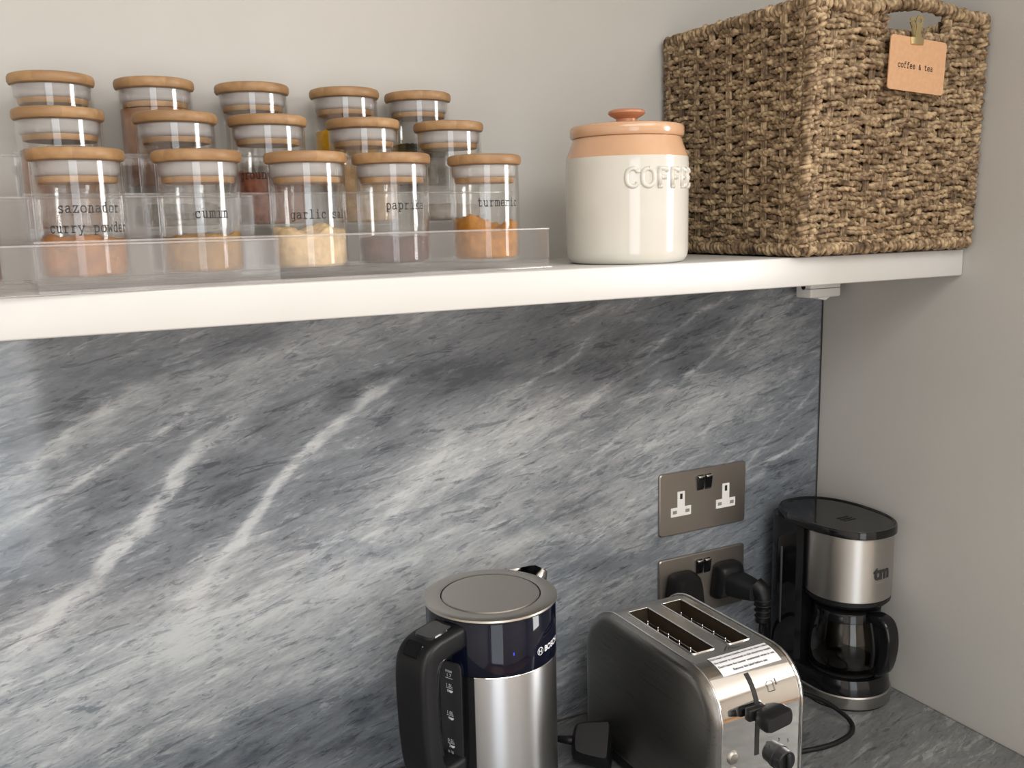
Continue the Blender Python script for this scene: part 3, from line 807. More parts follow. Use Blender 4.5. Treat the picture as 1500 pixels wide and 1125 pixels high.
# card tag and its clip, hanging in the handle hole
fyw = BY0 - 0.0042
tagE = empty('label_tag', (-0.1300, fyw - 0.0075, 0.7690))
tag(tagE, 'square tan card tag clipped in the basket handle hole', 'tag')
lp = rounded_rect(0.086, 0.0555, 0.004, 4, 0, 0.0277)
prism('card', [[(x, 0.0006, z) for x, z in lp], [(x, -0.0006, z) for x, z in lp]], MAT['card'], tagE)
quads_obj('lettering', stroke_text('coffee & tea', 0.00078, 0.00070, 5.8, 0.88), lambda u, v: (u - 0.003, -0.00085, v + 0.0235), MAT['ink'], tagE)
tagE.rotation_euler = (0.0, math.radians(3.0), 0.0)
clip = empty('bulldog_clip', (-0.1320, fyw - 0.0075, 0.8215))
tag(clip, 'small pale brass bulldog clip holding the tan card', 'clip')
prism('jaw', [[(x, y, -0.0035) for x, y in rounded_rect(0.019, 0.005, 0.001, 2)], [(x, y * 0.85, 0.0035) for x, y in rounded_rect(0.019, 0.005, 0.001, 2)]], MAT['brass'], clip)
def clip_arm(sgn):
    out = [(-0.004, 0.002), (0.004, 0.002), (0.0035, 0.013)]
    out += [(0.0058 * math.cos(a), 0.020 + 0.0058 * math.sin(a)) for a in np.linspace(-0.7, PI + 0.7, 14)]
    out += [(-0.0035, 0.013)]
    bm = bmesh.new()
    inner = [(0.0022 * math.cos(a), 0.020 + 0.0022 * math.sin(a)) for a in np.linspace(0, 2 * PI, 13)[:-1]]
    for dy in (0.0, 0.0008):
        vo = [bm.verts.new((x, sgn * (0.0015 + z * 0.12) + dy, z)) for x, z in out]
        vi = [bm.verts.new((x, sgn * (0.0015 + z * 0.12) + dy, z)) for x, z in inner]
        eo = [bm.edges.new((vo[i], vo[(i + 1) % len(vo)])) for i in range(len(vo))]
        ei = [bm.edges.new((vi[i], vi[(i + 1) % len(vi)])) for i in range(len(vi))]
        bmesh.ops.triangle_fill(bm, use_beauty=True, edges=eo + ei)
        if dy == 0.0: k0 = (vo, vi)
        else:
            for A, Bq in ((k0[0], vo), (k0[1], vi)):
                for i in range(len(A)):
                    j = (i + 1) % len(A); bm.faces.new((A[i], A[j], Bq[j], Bq[i]))
    return bm
bm_obj('arm', clip_arm(-1), MAT['brass'], clip)
bm_obj('arm', clip_arm(1), MAT['brass'], clip)

# ------------------------------------------------------------------ coffee jar
MAT['cream_glaze'] = pmat('cream_glaze', (0.61, 0.59, 0.53), rough=0.14, coat=0.3, noise=0.02, nscale=30)
MAT['tan_glaze'] = pmat('tan_glaze', (0.57, 0.345, 0.205), rough=0.16, coat=0.3, noise=0.04, nscale=40)
MAT['terracotta'] = pmat('terracotta_knob', (0.47, 0.195, 0.10), rough=0.3, noise=0.05, nscale=50)
cj = empty('coffee_jar', (-0.438, -0.152, ST))
tag(cj, 'cream and tan stoneware coffee canister with lidded top beside the basket', 'jar')
RJ = 0.0635
lathe('body', [(0.0, 0.0), (RJ - 0.008, 0.0), (RJ - 0.0035, 0.0022), (RJ - 0.001, 0.0070), (RJ, 0.013), (RJ, 0.105), (RJ - 0.0005, 0.1115)], MAT['cream_glaze'], cj, n=96, cap0=False, cap1=False)
lathe('shoulder', [(RJ - 0.0005, 0.1115), (RJ - 0.0018, 0.1150), (RJ - 0.0048, 0.1230), (RJ - 0.0072, 0.1300), (RJ - 0.0080, 0.1325), (0.05, 0.1330), (0.0, 0.133)], MAT['tan_glaze'], cj, n=96, cap0=False, cap1=False)
jl = lathe('lid', [(0.0, 0.1326), (RJ - 0.0085, 0.1326), (RJ - 0.0062, 0.1334), (RJ - 0.0050, 0.1355), (RJ - 0.0050, 0.1430), (RJ - 0.0065, 0.1452), (RJ - 0.011, 0.1462), (0.0, 0.1475)], MAT['tan_glaze'], cj, n=96, cap0=False, cap1=False)
lathe('knob', [(0.0, 0.146), (0.0115, 0.146), (0.0105, 0.1490), (0.0108, 0.1535), (0.0170, 0.1570), (0.0190, 0.1592), (0.0188, 0.1612), (0.0165, 0.1628), (0.009, 0.1636), (0.0, 0.1638)], MAT['terracotta'], jl, n=48, cap0=False, cap1=False)
cj.scale = (1.0, 1.0, 0.95)
# raised lettering, rounded strokes on the wall of the jar
V = []; F = []
unit = 0.0026
txt = 'COFFEE'; adv = 6.1
for i, ch in enumerate(txt):
    ox = (i - len(txt) / 2) * adv * unit
    for ln in G[ch]:
        pts = smooth_path([(x, y, 0) for x, y in ln], 3) if ch in 'CO' else [Vector((x, y, 0)) for x, y in ln]
        pp = []
        for p in pts:
            a = -PI / 2 + math.radians(7) + (ox + p.x * unit) / RJ
            pp.append(((RJ - 0.0008) * math.cos(a), (RJ - 0.0008) * math.sin(a), 0.0800 + p.y * unit * 0.98))
        v, f = tube_geo(pp, 0.0027, 8); b0 = len(V); V += v; F += [tuple(k + b0 for k in ff) for ff in f]
mesh_obj('raised_lettering', V, F, MAT['cream_glaze'], cj, smooth=True)

# ------------------------------------------------------------------ spice rack (two telescoping clear sections)
RS = 0.05
ANG = math.atan(RS)
rack = empty('spice_rack', (-0.78, 0.0, ST), ANG)
tag(rack, 'clear acrylic three step spice rack standing on the white shelf', 'rack')
ROWV = (-0.170, -0.1005, -0.032)
STEP = 0.0364
FZ = 0.0078
def rack_section(u0, u1, dv, dz, ends):
    t = 0.0018
    for k in range(3):
        v0 = ROWV[k] - 0.0368 + dv; v1 = (ROWV[k + 1] - 0.0368 + dv) if k < 2 else 0.006 + dv * 0.2
        z = FZ + STEP * k + dz
        bm = bmesh.new(); add_box(bm, (u0, v0, z - t), (u1, v1, z), 0.0005, 1)
        bm_obj('tier_floor', bm, MAT['acrylic_clear'], rack)
        lo = z - t - 0.0042 if k == 0 else z - STEP
        bm = bmesh.new(); add_box(bm, (u0, v0 - t, lo), (u1, v0, z + 0.0292), 0.0006, 1)
        bm_obj('tier_lip', bm, MAT['acrylic'] if k == 0 else MAT['acrylic_clear'], rack)
        # thicker bead along the top of the lip
        bm = bmesh.new(); add_box(bm, (u0, v0 - t - 0.0008, z + 0.0290), (u1, v0 + 0.0008, z + 0.0308), 0.0006, 2)
        bm_obj('lip_bead', bm, MAT['acrylic_edge'], rack, smooth=True)
    for ue in ends:
        out = []
        for k in range(3):
            v0 = ROWV[k] - 0.0368 + dv; z = FZ + STEP * k + dz
            lo_z = (z - STEP) if k else None
            out += [(v0, z + 0.030), (ROWV[k + 1] - 0.0368 + dv if k < 2 else 0.006, z + 0.030)]
        poly = [(ROWV[0] - 0.0368 + dv, FZ + dz)] + out + [(0.006, FZ + dz)]
        bm = bmesh.new()
        a = [bm.verts.new((ue - t / 2, v, z)) for v, z in poly]; b = [bm.verts.new((ue + t / 2, v, z)) for v, z in poly]
        bm.faces.new(a); bm.faces.new(b[::-1])
        for i in range(len(a)):
            j = (i + 1) % len(a); bm.faces.new((a[i], a[j], b[j], b[i]))
        bm_obj('end_panel', bm, MAT['acrylic_clear'], rack)
    # base rails under the front and back
    v0 = ROWV[0] - 0.0368 + dv
    for va in (v0 - 0.0018, -0.012):
        bm = bmesh.new(); add_box(bm, (u0, va - 0.0012, 0.0002), (u1 + 0.003, va + 0.0030, FZ + dz - 0.0050), 0.0007, 2)
        bm_obj('base_rail', bm, MAT['acrylic_edge'], rack, smooth=True)
rack_section(-0.225, 0.2130, 0.0, 0.0, (-0.224, 0.2121))
rack_section(-0.42, -0.048, -0.0042, -0.0022, (-0.0489,))

# ------------------------------------------------------------------ spice jars
RG, RLID = 0.0327, 0.0350
H_GLASS, H_LID = 0.0892, 0.0092
gl_t = 0.0016
glass_prof = [(0.0, 0.0), (RG - 0.004, 0.0), (RG - 0.001, 0.0012), (RG, 0.004), (RG, H_GLASS - 0.0006), (RG - gl_t / 2, H_GLASS), (RG - gl_t, H_GLASS - 0.0006), (RG - gl_t, 0.0055), (RG - gl_t - 0.002, 0.0032), (0.0, 0.0030)]
lid_prof = [(0.0, 0.0), (RLID - 0.0028, 0.0), (RLID - 0.0010, 0.0007), (RLID, 0.0026), (RLID, 0.0064), (RLID - 0.0009, 0.0083), (RLID - 0.0030, H_LID), (0.0, H_LID)]
def shared(name, prof, mat, n=48):
    o = lathe(name, prof, mat, None, n=n, cap0=False, cap1=False); me = o.data; bpy.data.objects.remove(o); return me
ME_GLASS = shared('glass', glass_prof, MAT['glass'], 56)
ME_LID = shared('lid', lid_prof, MAT['bamboo'], 56)
ME_SEAL = shared('seal_ring', [(0.026, 0.0), (RG - 0.0028, -0.0002), (RG - 0.0019, -0.0016), (RG - 0.0019, -0.0080), (RG - 0.0026, -0.0100), (RG - 0.0044, -0.0114), (0.026, -0.0114)], MAT['silicone'], 48)
ME_PLUG = shared('plug', [(0.0, -0.0162), (RG - 0.0052, -0.0162), (RG - 0.0044, -0.0150), (RG - 0.0044, -0.0116), (0.0, -0.0114)], MAT['bamboo'], 48)

def powder(name, col, var=0.25, scale=90):
    return pmat(name, col, rough=0.95, spec=0.1, noise=var, nscale=scale, bump=0.5)

def heap_mesh(fill, rough_amt, seed, freq=55.0, tilt=0.0):
    """a body of powder: straight sides against the glass, uneven top"""
    r0 = RG - gl_t - 0.0004; n = 44; rings = 12
    rs = random.Random(seed); ox, oy = rs.uniform(0, 90), rs.uniform(0, 90)
    V = [(0, 0, 0.0033)]; F = []
    prof = [(r0 - 0.003, 0.0033), (r0, 0.0060)]
    for r, z in prof:
        for k in range(n):
            a = 2 * PI * k / n; V.append((r * math.cos(a), r * math.sin(a), z))
    for j in range(rings):
        r = r0 * (1 - j / rings)
        for k in range(n):
            a = 2 * PI * k / n; x, y = r * math.cos(a), r * math.sin(a)
            h = float(fbm(np.array([x * freq + ox]), np.array([y * freq + oy]), 4)[0]) * rough_amt
            V.append((x, y, max(0.0065, fill + h + tilt * x)))
    h = float(fbm(np.array([ox]), np.array([oy]), 4)[0]) * rough_amt
    V.append((0, 0, max(0.0065, fill + h)))
    m = 2 + rings
    for k in range(n): F.append((0, 1 + (k + 1) % n, 1 + k))
    for i in range(m - 1):
        for k in range(n):
            k2 = (k + 1) % n
            F.append((1 + i * n + k, 1 + i * n + k2, 1 + (i + 1) * n + k2, 1 + (i + 1) * n + k))
    last = len(V) - 1
    for k in range(n): F.append((1 + (m - 1) * n + k, 1 + (m - 1) * n + (k + 1) % n, last))
    return V, F

POW = {
 'curry': powder('curry_powder', (0.36, 0.165, 0.065), 0.35, 60), 'cumin': powder('cumin_powder', (0.33, 0.18, 0.05), 0.25),
 'garlic': powder('garlic_salt', (0.70, 0.52, 0.31), 0.18, 130), 'paprika': powder('paprika_powder', (0.075, 0.032, 0.034), 0.3),
 'turmeric': powder('turmeric_powder', (0.42, 0.175, 0.022), 0.3), 'brown': powder('brown_spice', (0.27, 0.125, 0.058), 0.2),
 'herb': powder('dried_green_herb', (0.05, 0.05, 0.028), 0.5, 160), 'ground': powder('ground_red_brown_spice', (0.22, 0.07, 0.035), 0.35, 90),
 'yellow': powder('yellow_spice', (0.62, 0.33, 0.01), 0.2), 'beige': powder('beige_spice', (0.50, 0.33, 0.17), 0.25),
 'grey': powder('pale_grey_spice', (0.40, 0.36, 0.31), 0.2), 'red': powder('dark_red_spice', (0.22, 0.035, 0.03), 0.3),
}
# X, contents, fill height, unevenness, print lines [(text, z, unit, shift along the wall)], label
SPICES = [
 [(-0.9592, 'curry', 0.029, 0.012, [('sazonador', 0.0510, 0.00096, 0.006), ('curry powder', 0.0365, 0.00096, 0.006)], 'spice jar lettered sazonador and curry powder, leftmost of the front step'),
  (-0.8696, 'cumin', 0.0300, 0.007, [('cumin', 0.0455, 0.00102, 0.004)], 'spice jar lettered cumin with yellow brown powder, front step of the rack'),
  (-0.7793, 'garlic', 0.033, 0.012, [('garlic salt', 0.0435, 0.00095, 0.0045)], 'spice jar lettered garlic salt with pale crumbly contents, front step'),
  (-0.7005, 'paprika', 0.025, 0.004, [('paprika', 0.0500, 0.00099, 0.001)], 'spice jar lettered paprika with dark contents, front step'),
  (-0.6059, 'turmeric', 0.036, 0.015, [('turmeric', 0.0515, 0.00100, 0.0)], 'spice jar lettered turmeric with orange lumps, right end of the front step')],
 [(-0.9654, 'brown', 0.066, 0.002, [], 'spice jar nearly full of brown powder, leftmost of the middle step'),
  (-0.8739, 'herb', 0.020, 0.005, [], 'spice jar with a little dark herb, middle step behind the cumin jar'),
  (-0.7937, 'ground', 0.046, 0.008, [('ground', 0.0430, 0.00100, -0.021)], 'spice jar of red brown powder lettered ground, centre of the middle step'),
  (-0.7021, 'beige', 0.052, 0.008, [], 'spice jar of beige powder, middle step behind the paprika jar'),
  (-0.6114, 'grey', 0.018, 0.003, [], 'spice jar nearly empty, right end of the middle step')],
 [(-0.9655, 'grey', 0.020, 0.003, [], 'spice jar with empty top half, leftmost of the back step'),
  (-0.8801, 'brown', 0.072, 0.001, [], 'spice jar filled to the lid with brown powder, back step'),
  (-0.7905, 'grey', 0.024, 0.003, [], 'spice jar with clear upper half, centre of the back step'),
  (-0.6971, 'yellow', 0.058, 0.004, [], 'spice jar of bright yellow powder, back step'),
  (-0.6159, 'herb', 0.046, 0.004, [('rosemary', 0.0410, 0.00098, -0.006)], 'spice jar of dark green rosemary, right end of the back step')],
]
LIDROT = random.Random(4)
def spice_jar(X, Y, z, what, fill, rough_amt, prints, label, seed, full=True):
    e = empty('spice_jar', (X, Y, z))
    tag(e, label, 'jar', 'bamboo lidded glass spice jars on the clear rack')
    link(bpy.data.objects.new('glass', ME_GLASS), e)
    lid = bpy.data.objects.new('lid', ME_LID); lid.location = (0, 0, H_GLASS + 0.0003); lid.rotation_euler = (0, 0, LIDROT.uniform(0, 6.28)); link(lid, e)
    s = bpy.data.objects.new('seal_ring', ME_SEAL); link(s, lid)
    p = bpy.data.objects.new('plug', ME_PLUG); link(p, lid)
    V, F = heap_mesh(fill, rough_amt, seed)
    mesh_obj('contents', V, F, POW[what], e, smooth=True)
    for text, zz, unit, sh in prints:
        rr = RG + 0.00025
        quads_obj('lettering', stroke_text(text, unit, unit * 0.80, 5.45, 0.80), lambda u, v: (rr * math.cos(-PI / 2 + (u + sh) / rr), rr * math.sin(-PI / 2 + (u + sh) / rr), zz + v), MAT['ink'], e)
    return e
sd = 0
for k, row in enumerate(SPICES):
    for X, what, fill, ra, prints, label in row:
        sd += 1
        spice_jar(X, ROWV[k] + RS * (X + 0.78), ST + FZ + STEP * k + 0.0002, what, fill, ra, prints, label, sd)
spice_jar(-1.0478, ROWV[0] - 0.004 + RS * (-1.05 + 0.78), ST + FZ - 0.0020, 'red', 0.045, 0.004, [], 'spice jar with dark red contents, cut off at the left edge of the photo', 99)

# ------------------------------------------------------------------ sockets
SX0, SZT = -0.2863, 0.3070
def socket(name, zt, label):
    e = empty(name, (SX0 + 0.073, 0.0, zt - 0.043))
    tag(e, label, 'socket', 'double wall sockets on the splashback')
    lo = rounded_rect(0.146, 0.086, 0.004, 4); li = rounded_rect(0.1435, 0.0835, 0.0035, 4)
    prism('plate', [[(x, -0.0001, z) for x, z in lo], [(x, -0.0030, z) for x, z in lo], [(x, -0.0042, z) for x, z in li]], MAT['nickel'], e, sharp=0.5)
    for i, cx in enumerate((-0.0385, 0.0375)):
        # T-shaped pin plate
        T = [(-0.0165, -0.0135), (0.0165, -0.0135), (0.0165, -0.0010), (0.0060, -0.0010), (0.0060, 0.0205), (-0.0060, 0.0205), (-0.0060, -0.0010), (-0.0165, -0.0010)]
        ins = prism('pin_plate', [[(cx + x, -0.0040, z - 0.004) for x, z in T], [(cx + x, -0.0050, z - 0.004) for x, z in T]], MAT['white_plastic'], e, smooth=False)
        box('pin_hole', (cx - 0.0020, -0.0053, 0.006), (cx + 0.0020, -0.0049, 0.0135), MAT['hole_shade'], ins)
        for s in (-1, 1):
            box('pin_hole', (cx + s * 0.0105 - 0.0032, -0.0053, -0.0135), (cx + s * 0.0105 + 0.0032, -0.0049, -0.0090), MAT['grey_plastic'], ins)
    for cx in (-0.0065, 0.0065):
        bm = bmesh.new()
        w = 0.0050
        prism_bm(bm, [[(cx + x, y, z) for y, z in ((-0.0040, 0.0345), (-0.0050, 0.0340), (-0.0086, 0.0325), (-0.0062, 0.0160), (-0.0040, 0.0130))] for x in (-w, w)])
        sw = bm_obj('rocker_switch', bm, MAT['black_gloss'], e)
        box('switch_cap', (cx - w, -0.0090, 0.0312), (cx + w, -0.0055, 0.0338), MAT['chrome'], sw, bevel=0.0004)
    return e
socket('wall_socket', SZT, 'upper double wall socket with white pin plates and nothing plugged in')
LZT = SZT - 0.086 - 0.0333
socket('wall_socket', LZT, 'lower double wall socket with two black plugs in it')

def uk_plug(name, label, loc, rot=(0, 0, 0), depth=0.026):
    """body lies along -y from its pin face at y = 0"""
    e = empty(name, loc); e.rotation_euler = rot
    tag(e, label, 'plug')
    def outline(s, y):
        pts = [(-0.024, -0.021), (0.024, -0.021), (0.026, -0.014), (0.0215, 0.018), (0.014, 0.0265), (-0.014, 0.0265), (-0.0215, 0.018), (-0.026, -0.014)]
        P = smooth_path([(x, 0, z) for x, z in pts + pts[:1]], 4)[:-1]
        return [(p.x * s, y, p.z * s) for p in P]
    prism('body', [outline(1.0, 0.0), outline(1.0, -0.008), outline(0.97, -0.012), outline(0.90, -depth * 0.8), outline(0.78, -depth)], MAT['black_satin'], e, sharp=0.9)
    return e
pz = LZT - 0.043 - 0.006
p1 = uk_plug('plug', 'rounded black plug in the left half of the lower socket', (SX0 + 0.0345, -0.0052, pz + 0.002))
tube('cord_grip', [(0, -0.010, -0.019), (0, -0.010, -0.030), (0, -0.010, -0.040)], [0.0052, 0.0046, 0.0036], MAT['black_satin'], p1, n=10)
p2 = uk_plug('plug_adaptor', 'bulky black plug with a downward cable in the right half of the lower socket', (SX0 + 0.1115, -0.0052, pz + 0.003), depth=0.020)
# the plug's stubby grip leading out to the right, then bending down
lps = []
for t_, s_ in ((0.0, 0.92), (0.3, 0.90), (0.6, 0.82), (1.0, 0.66)):
    y = -0.012 - 0.042 * t_
    lps.append([(x * s_ + 0.010 * t_, y, z * s_ - 0.002 * t_) for x, z in rounded_rect(0.040, 0.036, 0.011, 4)])
prism('adaptor_body', lps, MAT['black_matte'], p2, sharp=0.9)
tube('cord_grip', smooth_path([(0.012, -0.046, 0.006), (0.016, -0.056, -0.004), (0.017, -0.058, -0.022), (0.016, -0.057, -0.045)], 6), [0.0125] * 6 + [0.0115] * 6 + [0.0085] * 7, MAT['black_satin'], p2, n=12)
for k in range(4):
    zz = -0.012 - 0.008 * k
    V, F = lathe_geo([(0.0118 - 0.0007 * k, -0.0012), (0.0128 - 0.0007 * k, 0), (0.0118 - 0.0007 * k, 0.0012)], 14)
    mesh_obj('grip_ring', [(v[0] + 0.0168, v[1] - 0.0578, v[2] + zz) for v in V], F, MAT['black_matte'], p2, smooth=True)

def cable(name, label, ctrl, r=0.0030):
    o = tube(name, smooth_path(ctrl, 10), r, MAT['black_satin'], None, n=10)
    tag(o, label, 'cable')
    return o
ax, ay = SX0 + 0.1115 + 0.016, -0.0052 - 0.057
cable('coffee_maker_cable', 'thin black cable from the right plug into the corner behind the coffee maker',
      [(ax, ay, pz - 0.042), (ax + 0.001, ay + 0.002, pz - 0.058), (ax + 0.014, ay + 0.014, pz - 0.050), (ax + 0.034, ay + 0.030, 0.070), (ax + 0.042, ay + 0.036, 0.040), (ax + 0.036, ay + 0.030, 0.012), (ax + 0.030, ay + 0.006, 0.0032), (-0.146, -0.118, 0.0032), (-0.190, -0.128, 0.0032), (-0.225, -0.120, 0.0032)])
cable('toaster_cable', 'black cable looping across the worktop in front of the coffee maker',
      [(-0.300, -0.195, 0.0032), (-0.2318, -0.2099, 0.0032), (-0.1885, -0.2175, 0.0032), (-0.150, -0.2130, 0.0032), (-0.1290, -0.1990, 0.0036), (-0.1240, -0.1800, 0.008), (-0.1310, -0.1500, 0.015), (-0.150, -0.115, 0.018), (-0.172, -0.085, 0.014), (-0.200, -0.055, 0.006), (-0.235, -0.035, 0.0032)])

lp_ = uk_plug('loose_plug', 'black plug lying on the worktop between kettle and toaster', (-0.4535, -0.1065, 0.0235), (0.0, 0.0, 0.0))
_n = Vector((-0.42, -0.55, 0.72)).normalized(); _d = Vector((-0.75, 0.62, 0.0)); _d = (_d - _n * _d.dot(_n)).normalized()
_y = -_n; _x = _y.cross(_d)
lp_.rotation_euler = Matrix((_x, _y, _d)).transposed().to_euler()
tube('cord_grip', [(-0.0, -0.011, 0.020), (0.0, -0.011, 0.032), (0.0, -0.011, 0.044)], [0.0058, 0.0050, 0.0038], MAT['black_satin'], lp_, n=10)

# under-shelf switch box
ub = empty('switch_box', (-0.0465, -0.035, SB))
tag(ub, 'small white switch box fixed under the shelf in the corner', 'switch box')
box('housing', (-0.0275, -0.014, -0.0345), (0.0275, 0.015, -0.0002), MAT['white_plastic'], ub, bevel=0.003)
box('seam', (-0.0279, -0.0144, -0.0225), (0.0279, 0.0, -0.0215), MAT['grey_plastic'], ub)
bm = bmesh.new(); prism_bm(bm, [[(x, y, z) for x, z in ((-0.012, -0.0340), (0.012, -0.0340), (0.003, -0.0385), (-0.009, -0.0360))] for y in (-0.010, 0.006)])
bm_obj('rocker', bm, MAT['white_plastic'], ub)
V, F = lathe_geo([(0.0035, 0), (0.0035, 0.001)], 14)
mesh_obj('cable_hole', [(-0.0272 - v[2], v[0], v[1] - 0.020) for v in V], F, MAT['hole_shade'], ub)

# ------------------------------------------------------------------ kettle
KA = math.radians(-155)
ke = empty('electric_kettle', (-0.596, -0.128, 0.0), KA)
tag(ke, 'brushed steel and glossy black electric kettle left of the toaster', 'kettle')
RK = 0.0688
lathe('power_base', [(0.0, 0.0), (0.074, 0.0), (0.0775, 0.003), (0.0775, 0.014), (0.074, 0.019), (0.0, 0.020)], MAT['black_satin'], ke, n=64, cap0=False, cap1=False)
lathe('body', [(0.0, 0.0215), (RK - 0.002, 0.0215), (RK, 0.025), (RK, 0.1915), (RK - 0.001, 0.1925)], MAT['steel_v'], ke, n=96, cap0=False, cap1=False)
collar = lathe('collar', [(RK - 0.0015, 0.1905), (RK + 0.0002, 0.1908), (RK + 0.0004, 0.2470), (RK - 0.002, 0.2500)], MAT['black_blue'], ke, n=96, cap0=False, cap1=False)
lathe('steel_edge', [(RK + 0.0002, 0.1898), (RK + 0.0006, 0.1903), (RK + 0.0002, 0.1909)], MAT['chrome'], ke, n=96, cap0=False, cap1=False)
klid = lathe('lid', [(0.0535, 0.2485), (0.0535, 0.2528), (0.0550, 0.2535), (0.0680, 0.2530), (0.0704, 0.2520), (0.0708, 0.2500), (0.0690, 0.2480)], MAT['steel_lid'], ke, n=96, cap0=False, cap1=False)
lathe('lid_disc', [(0.0523, 0.2490), (0.0523, 0.2524), (0.0512, 0.2534), (0.030, 0.2542), (0.0, 0.2545)], MAT['steel_lid'], klid, n=96, cap0=False, cap1=False)
lathe('lid_groove', [(0.0500, 0.2500), (0.0545, 0.2500)], MAT['hole_shade'], klid, n=64, cap0=False, cap1=False)
def patch(name, a0, a1, z0, z1, r, mat, parent, n=14, thick=0.001, rad=0.0):
    """curved plate on the kettle wall"""
    bm = bmesh.new(); rows = []
    for i in range(n + 1):
        a = a0 + (a1 - a0) * i / n
        zz0, zz1 = z0, z1
        if rad:
            d = min(i, n - i) / n * abs(a1 - a0) * r
            if d < rad: k = rad - math.sqrt(max(0, rad * rad - (rad - d) ** 2)); zz0 += k; zz1 -= k
        c, s = math.cos(a), math.sin(a)
        rows.append([bm.verts.new(p) for p in (((r - 0.003) * c, (r - 0.003) * s, zz0), (r * c, r * s, zz0), (r * c, r * s, zz1), ((r - 0.003) * c, (r - 0.003) * s, zz1))])
    for A, B in zip(rows[:-1], rows[1:]):
        for k in range(4): bm.faces.new((A[k], B[k], B[(k + 1) % 4], A[(k + 1) % 4]))
    bm.faces.new(rows[0]); bm.faces.new(rows[-1][::-1])
    return bm_obj(name, bm, mat, parent, smooth=True, sharp=0.6)
patch('spine', math.radians(-27), math.radians(24), 0.024, 0.1912, RK + 0.0012, MAT['black_gloss'], ke, 20)
MAT['gauge'] = pmat('smoked_gauge', (0.030, 0.029, 0.030), rough=0.3)
ga = patch('water_gauge', math.radians(-8), math.radians(13), 0.045, 0.2040, RK + 0.0040, MAT['gauge'], ke, 14, rad=0.005)
def kmap(ac, zc, r):
    return lambda u, v: (r * math.cos(ac + u / r), r * math.sin(ac + u / r), zc + v)
for tx, zc in (('max', 0.1935), ('1.7', 0.1885), ('1.5L', 0.1775), ('6', 0.1718), ('1.0L', 0.1475), ('4', 0.1418), ('0.5L', 0.1165), ('2', 0.1108), ('0.3L', 0.1035)):
    font_obj('lettering', tx, 0.0052, kmap(math.radians(2) + (0.0 if tx not in '642' else -0.022), zc, RK + 0.00425), MAT['white_ink'], ga)
for zc in (0.1868, 0.1760, 0.1460, 0.1150):
    V = [kmap(math.radians(2), zc, RK + 0.00425)(u, v) for u, v in ((-0.0045, 0), (0.0045, 0), (0.0045, 0.0005), (-0.0045, 0.0005))]
    mesh_obj('scale_line', V, [(0, 1, 2, 3)], MAT['white_ink'], ga)
for zc in (0.1728, 0.1428, 0.1118):
    pts = [(0.0028 * math.cos(a), 0.0028 * math.sin(a)) for a in np.linspace(PI, 2 * PI, 9)]
    V = [kmap(math.radians(2) + 0.028, zc + 0.0015, RK + 0.00425)(u, v) for u, v in pts]
    mesh_obj('cup_mark', V, [tuple(range(9))], MAT['white_ink'], ga)
# brand on the collar
bA = math.radians(-70) - KA
ring = []
def ringq(r0, r1, n=24):
    return [(Vector((r0 * math.cos(a), r0 * math.sin(a))), Vector((r1 * math.cos(a), r1 * math.sin(a))), Vector((r1 * math.cos(b), r1 * math.sin(b))), Vector((r0 * math.cos(b), r0 * math.sin(b)))) for a, b in zip(np.linspace(0, 2 * PI, n + 1)[:-1], np.linspace(0, 2 * PI, n + 1)[1:])]
lq = ringq(0.0036, 0.0043) + [tuple(Vector(p) for p in q4) for q4 in (((-0.0019, -0.0024), (-0.0012, -0.0024), (-0.0012, 0.0024), (-0.0019, 0.0024)), ((0.0012, -0.0024), (0.0019, -0.0024), (0.0019, 0.0024), (0.0012, 0.0024)), ((-0.0012, -0.0004), (0.0012, -0.0004), (0.0012, 0.0004), (-0.0012, 0.0004)))]
quads_obj('emblem', lq, kmap(bA, 0.2085, RK + 0.0008), MAT['white_ink'], collar)
font_obj('lettering', 'BOSCH', 0.0088, kmap(bA + 0.0065 / RK, 0.2056, RK + 0.0008), MAT['white_ink'], collar, align='LEFT', bold=0.0003)
MAT['led'] = pmat('blue_indicator', (0.01, 0.01, 0.2), emit=(0.05, 0.08, 1.0, 1.2))
patch('indicator_light', math.radians(-97) - KA - 0.006, math.radians(-97) - KA + 0.006, 0.2130, 0.2160, RK + 0.0009, MAT['led'], collar, 3)
# spout
bm = bmesh.new()
rowsT = []
for rr, zt_, zb_, wd_ in ((0.060, 0.2500, 0.205, 0.040), (0.072, 0.2505, 0.213, 0.031), (0.084, 0.2515, 0.225, 0.022), (0.095, 0.2525, 0.238, 0.014), (0.100, 0.2530, 0.246, 0.008)):
    lpp = []
    for k in range(13):
        t_ = -1 + 2 * k / 12
        lpp.append((-rr + 0.010 * t_ * t_, wd_ * t_, zb_ + (zt_ - zb_) * abs(t_) ** 1.8))
    inner = [(x, y * 0.93, z + 0.0012) for x, y, z in lpp[::-1]]
    rowsT.append(lpp + inner)
prism_bm(bm, rowsT)
bm_obj('spout', bm, MAT['chrome'], ke, smooth=True, sharp=0.9)
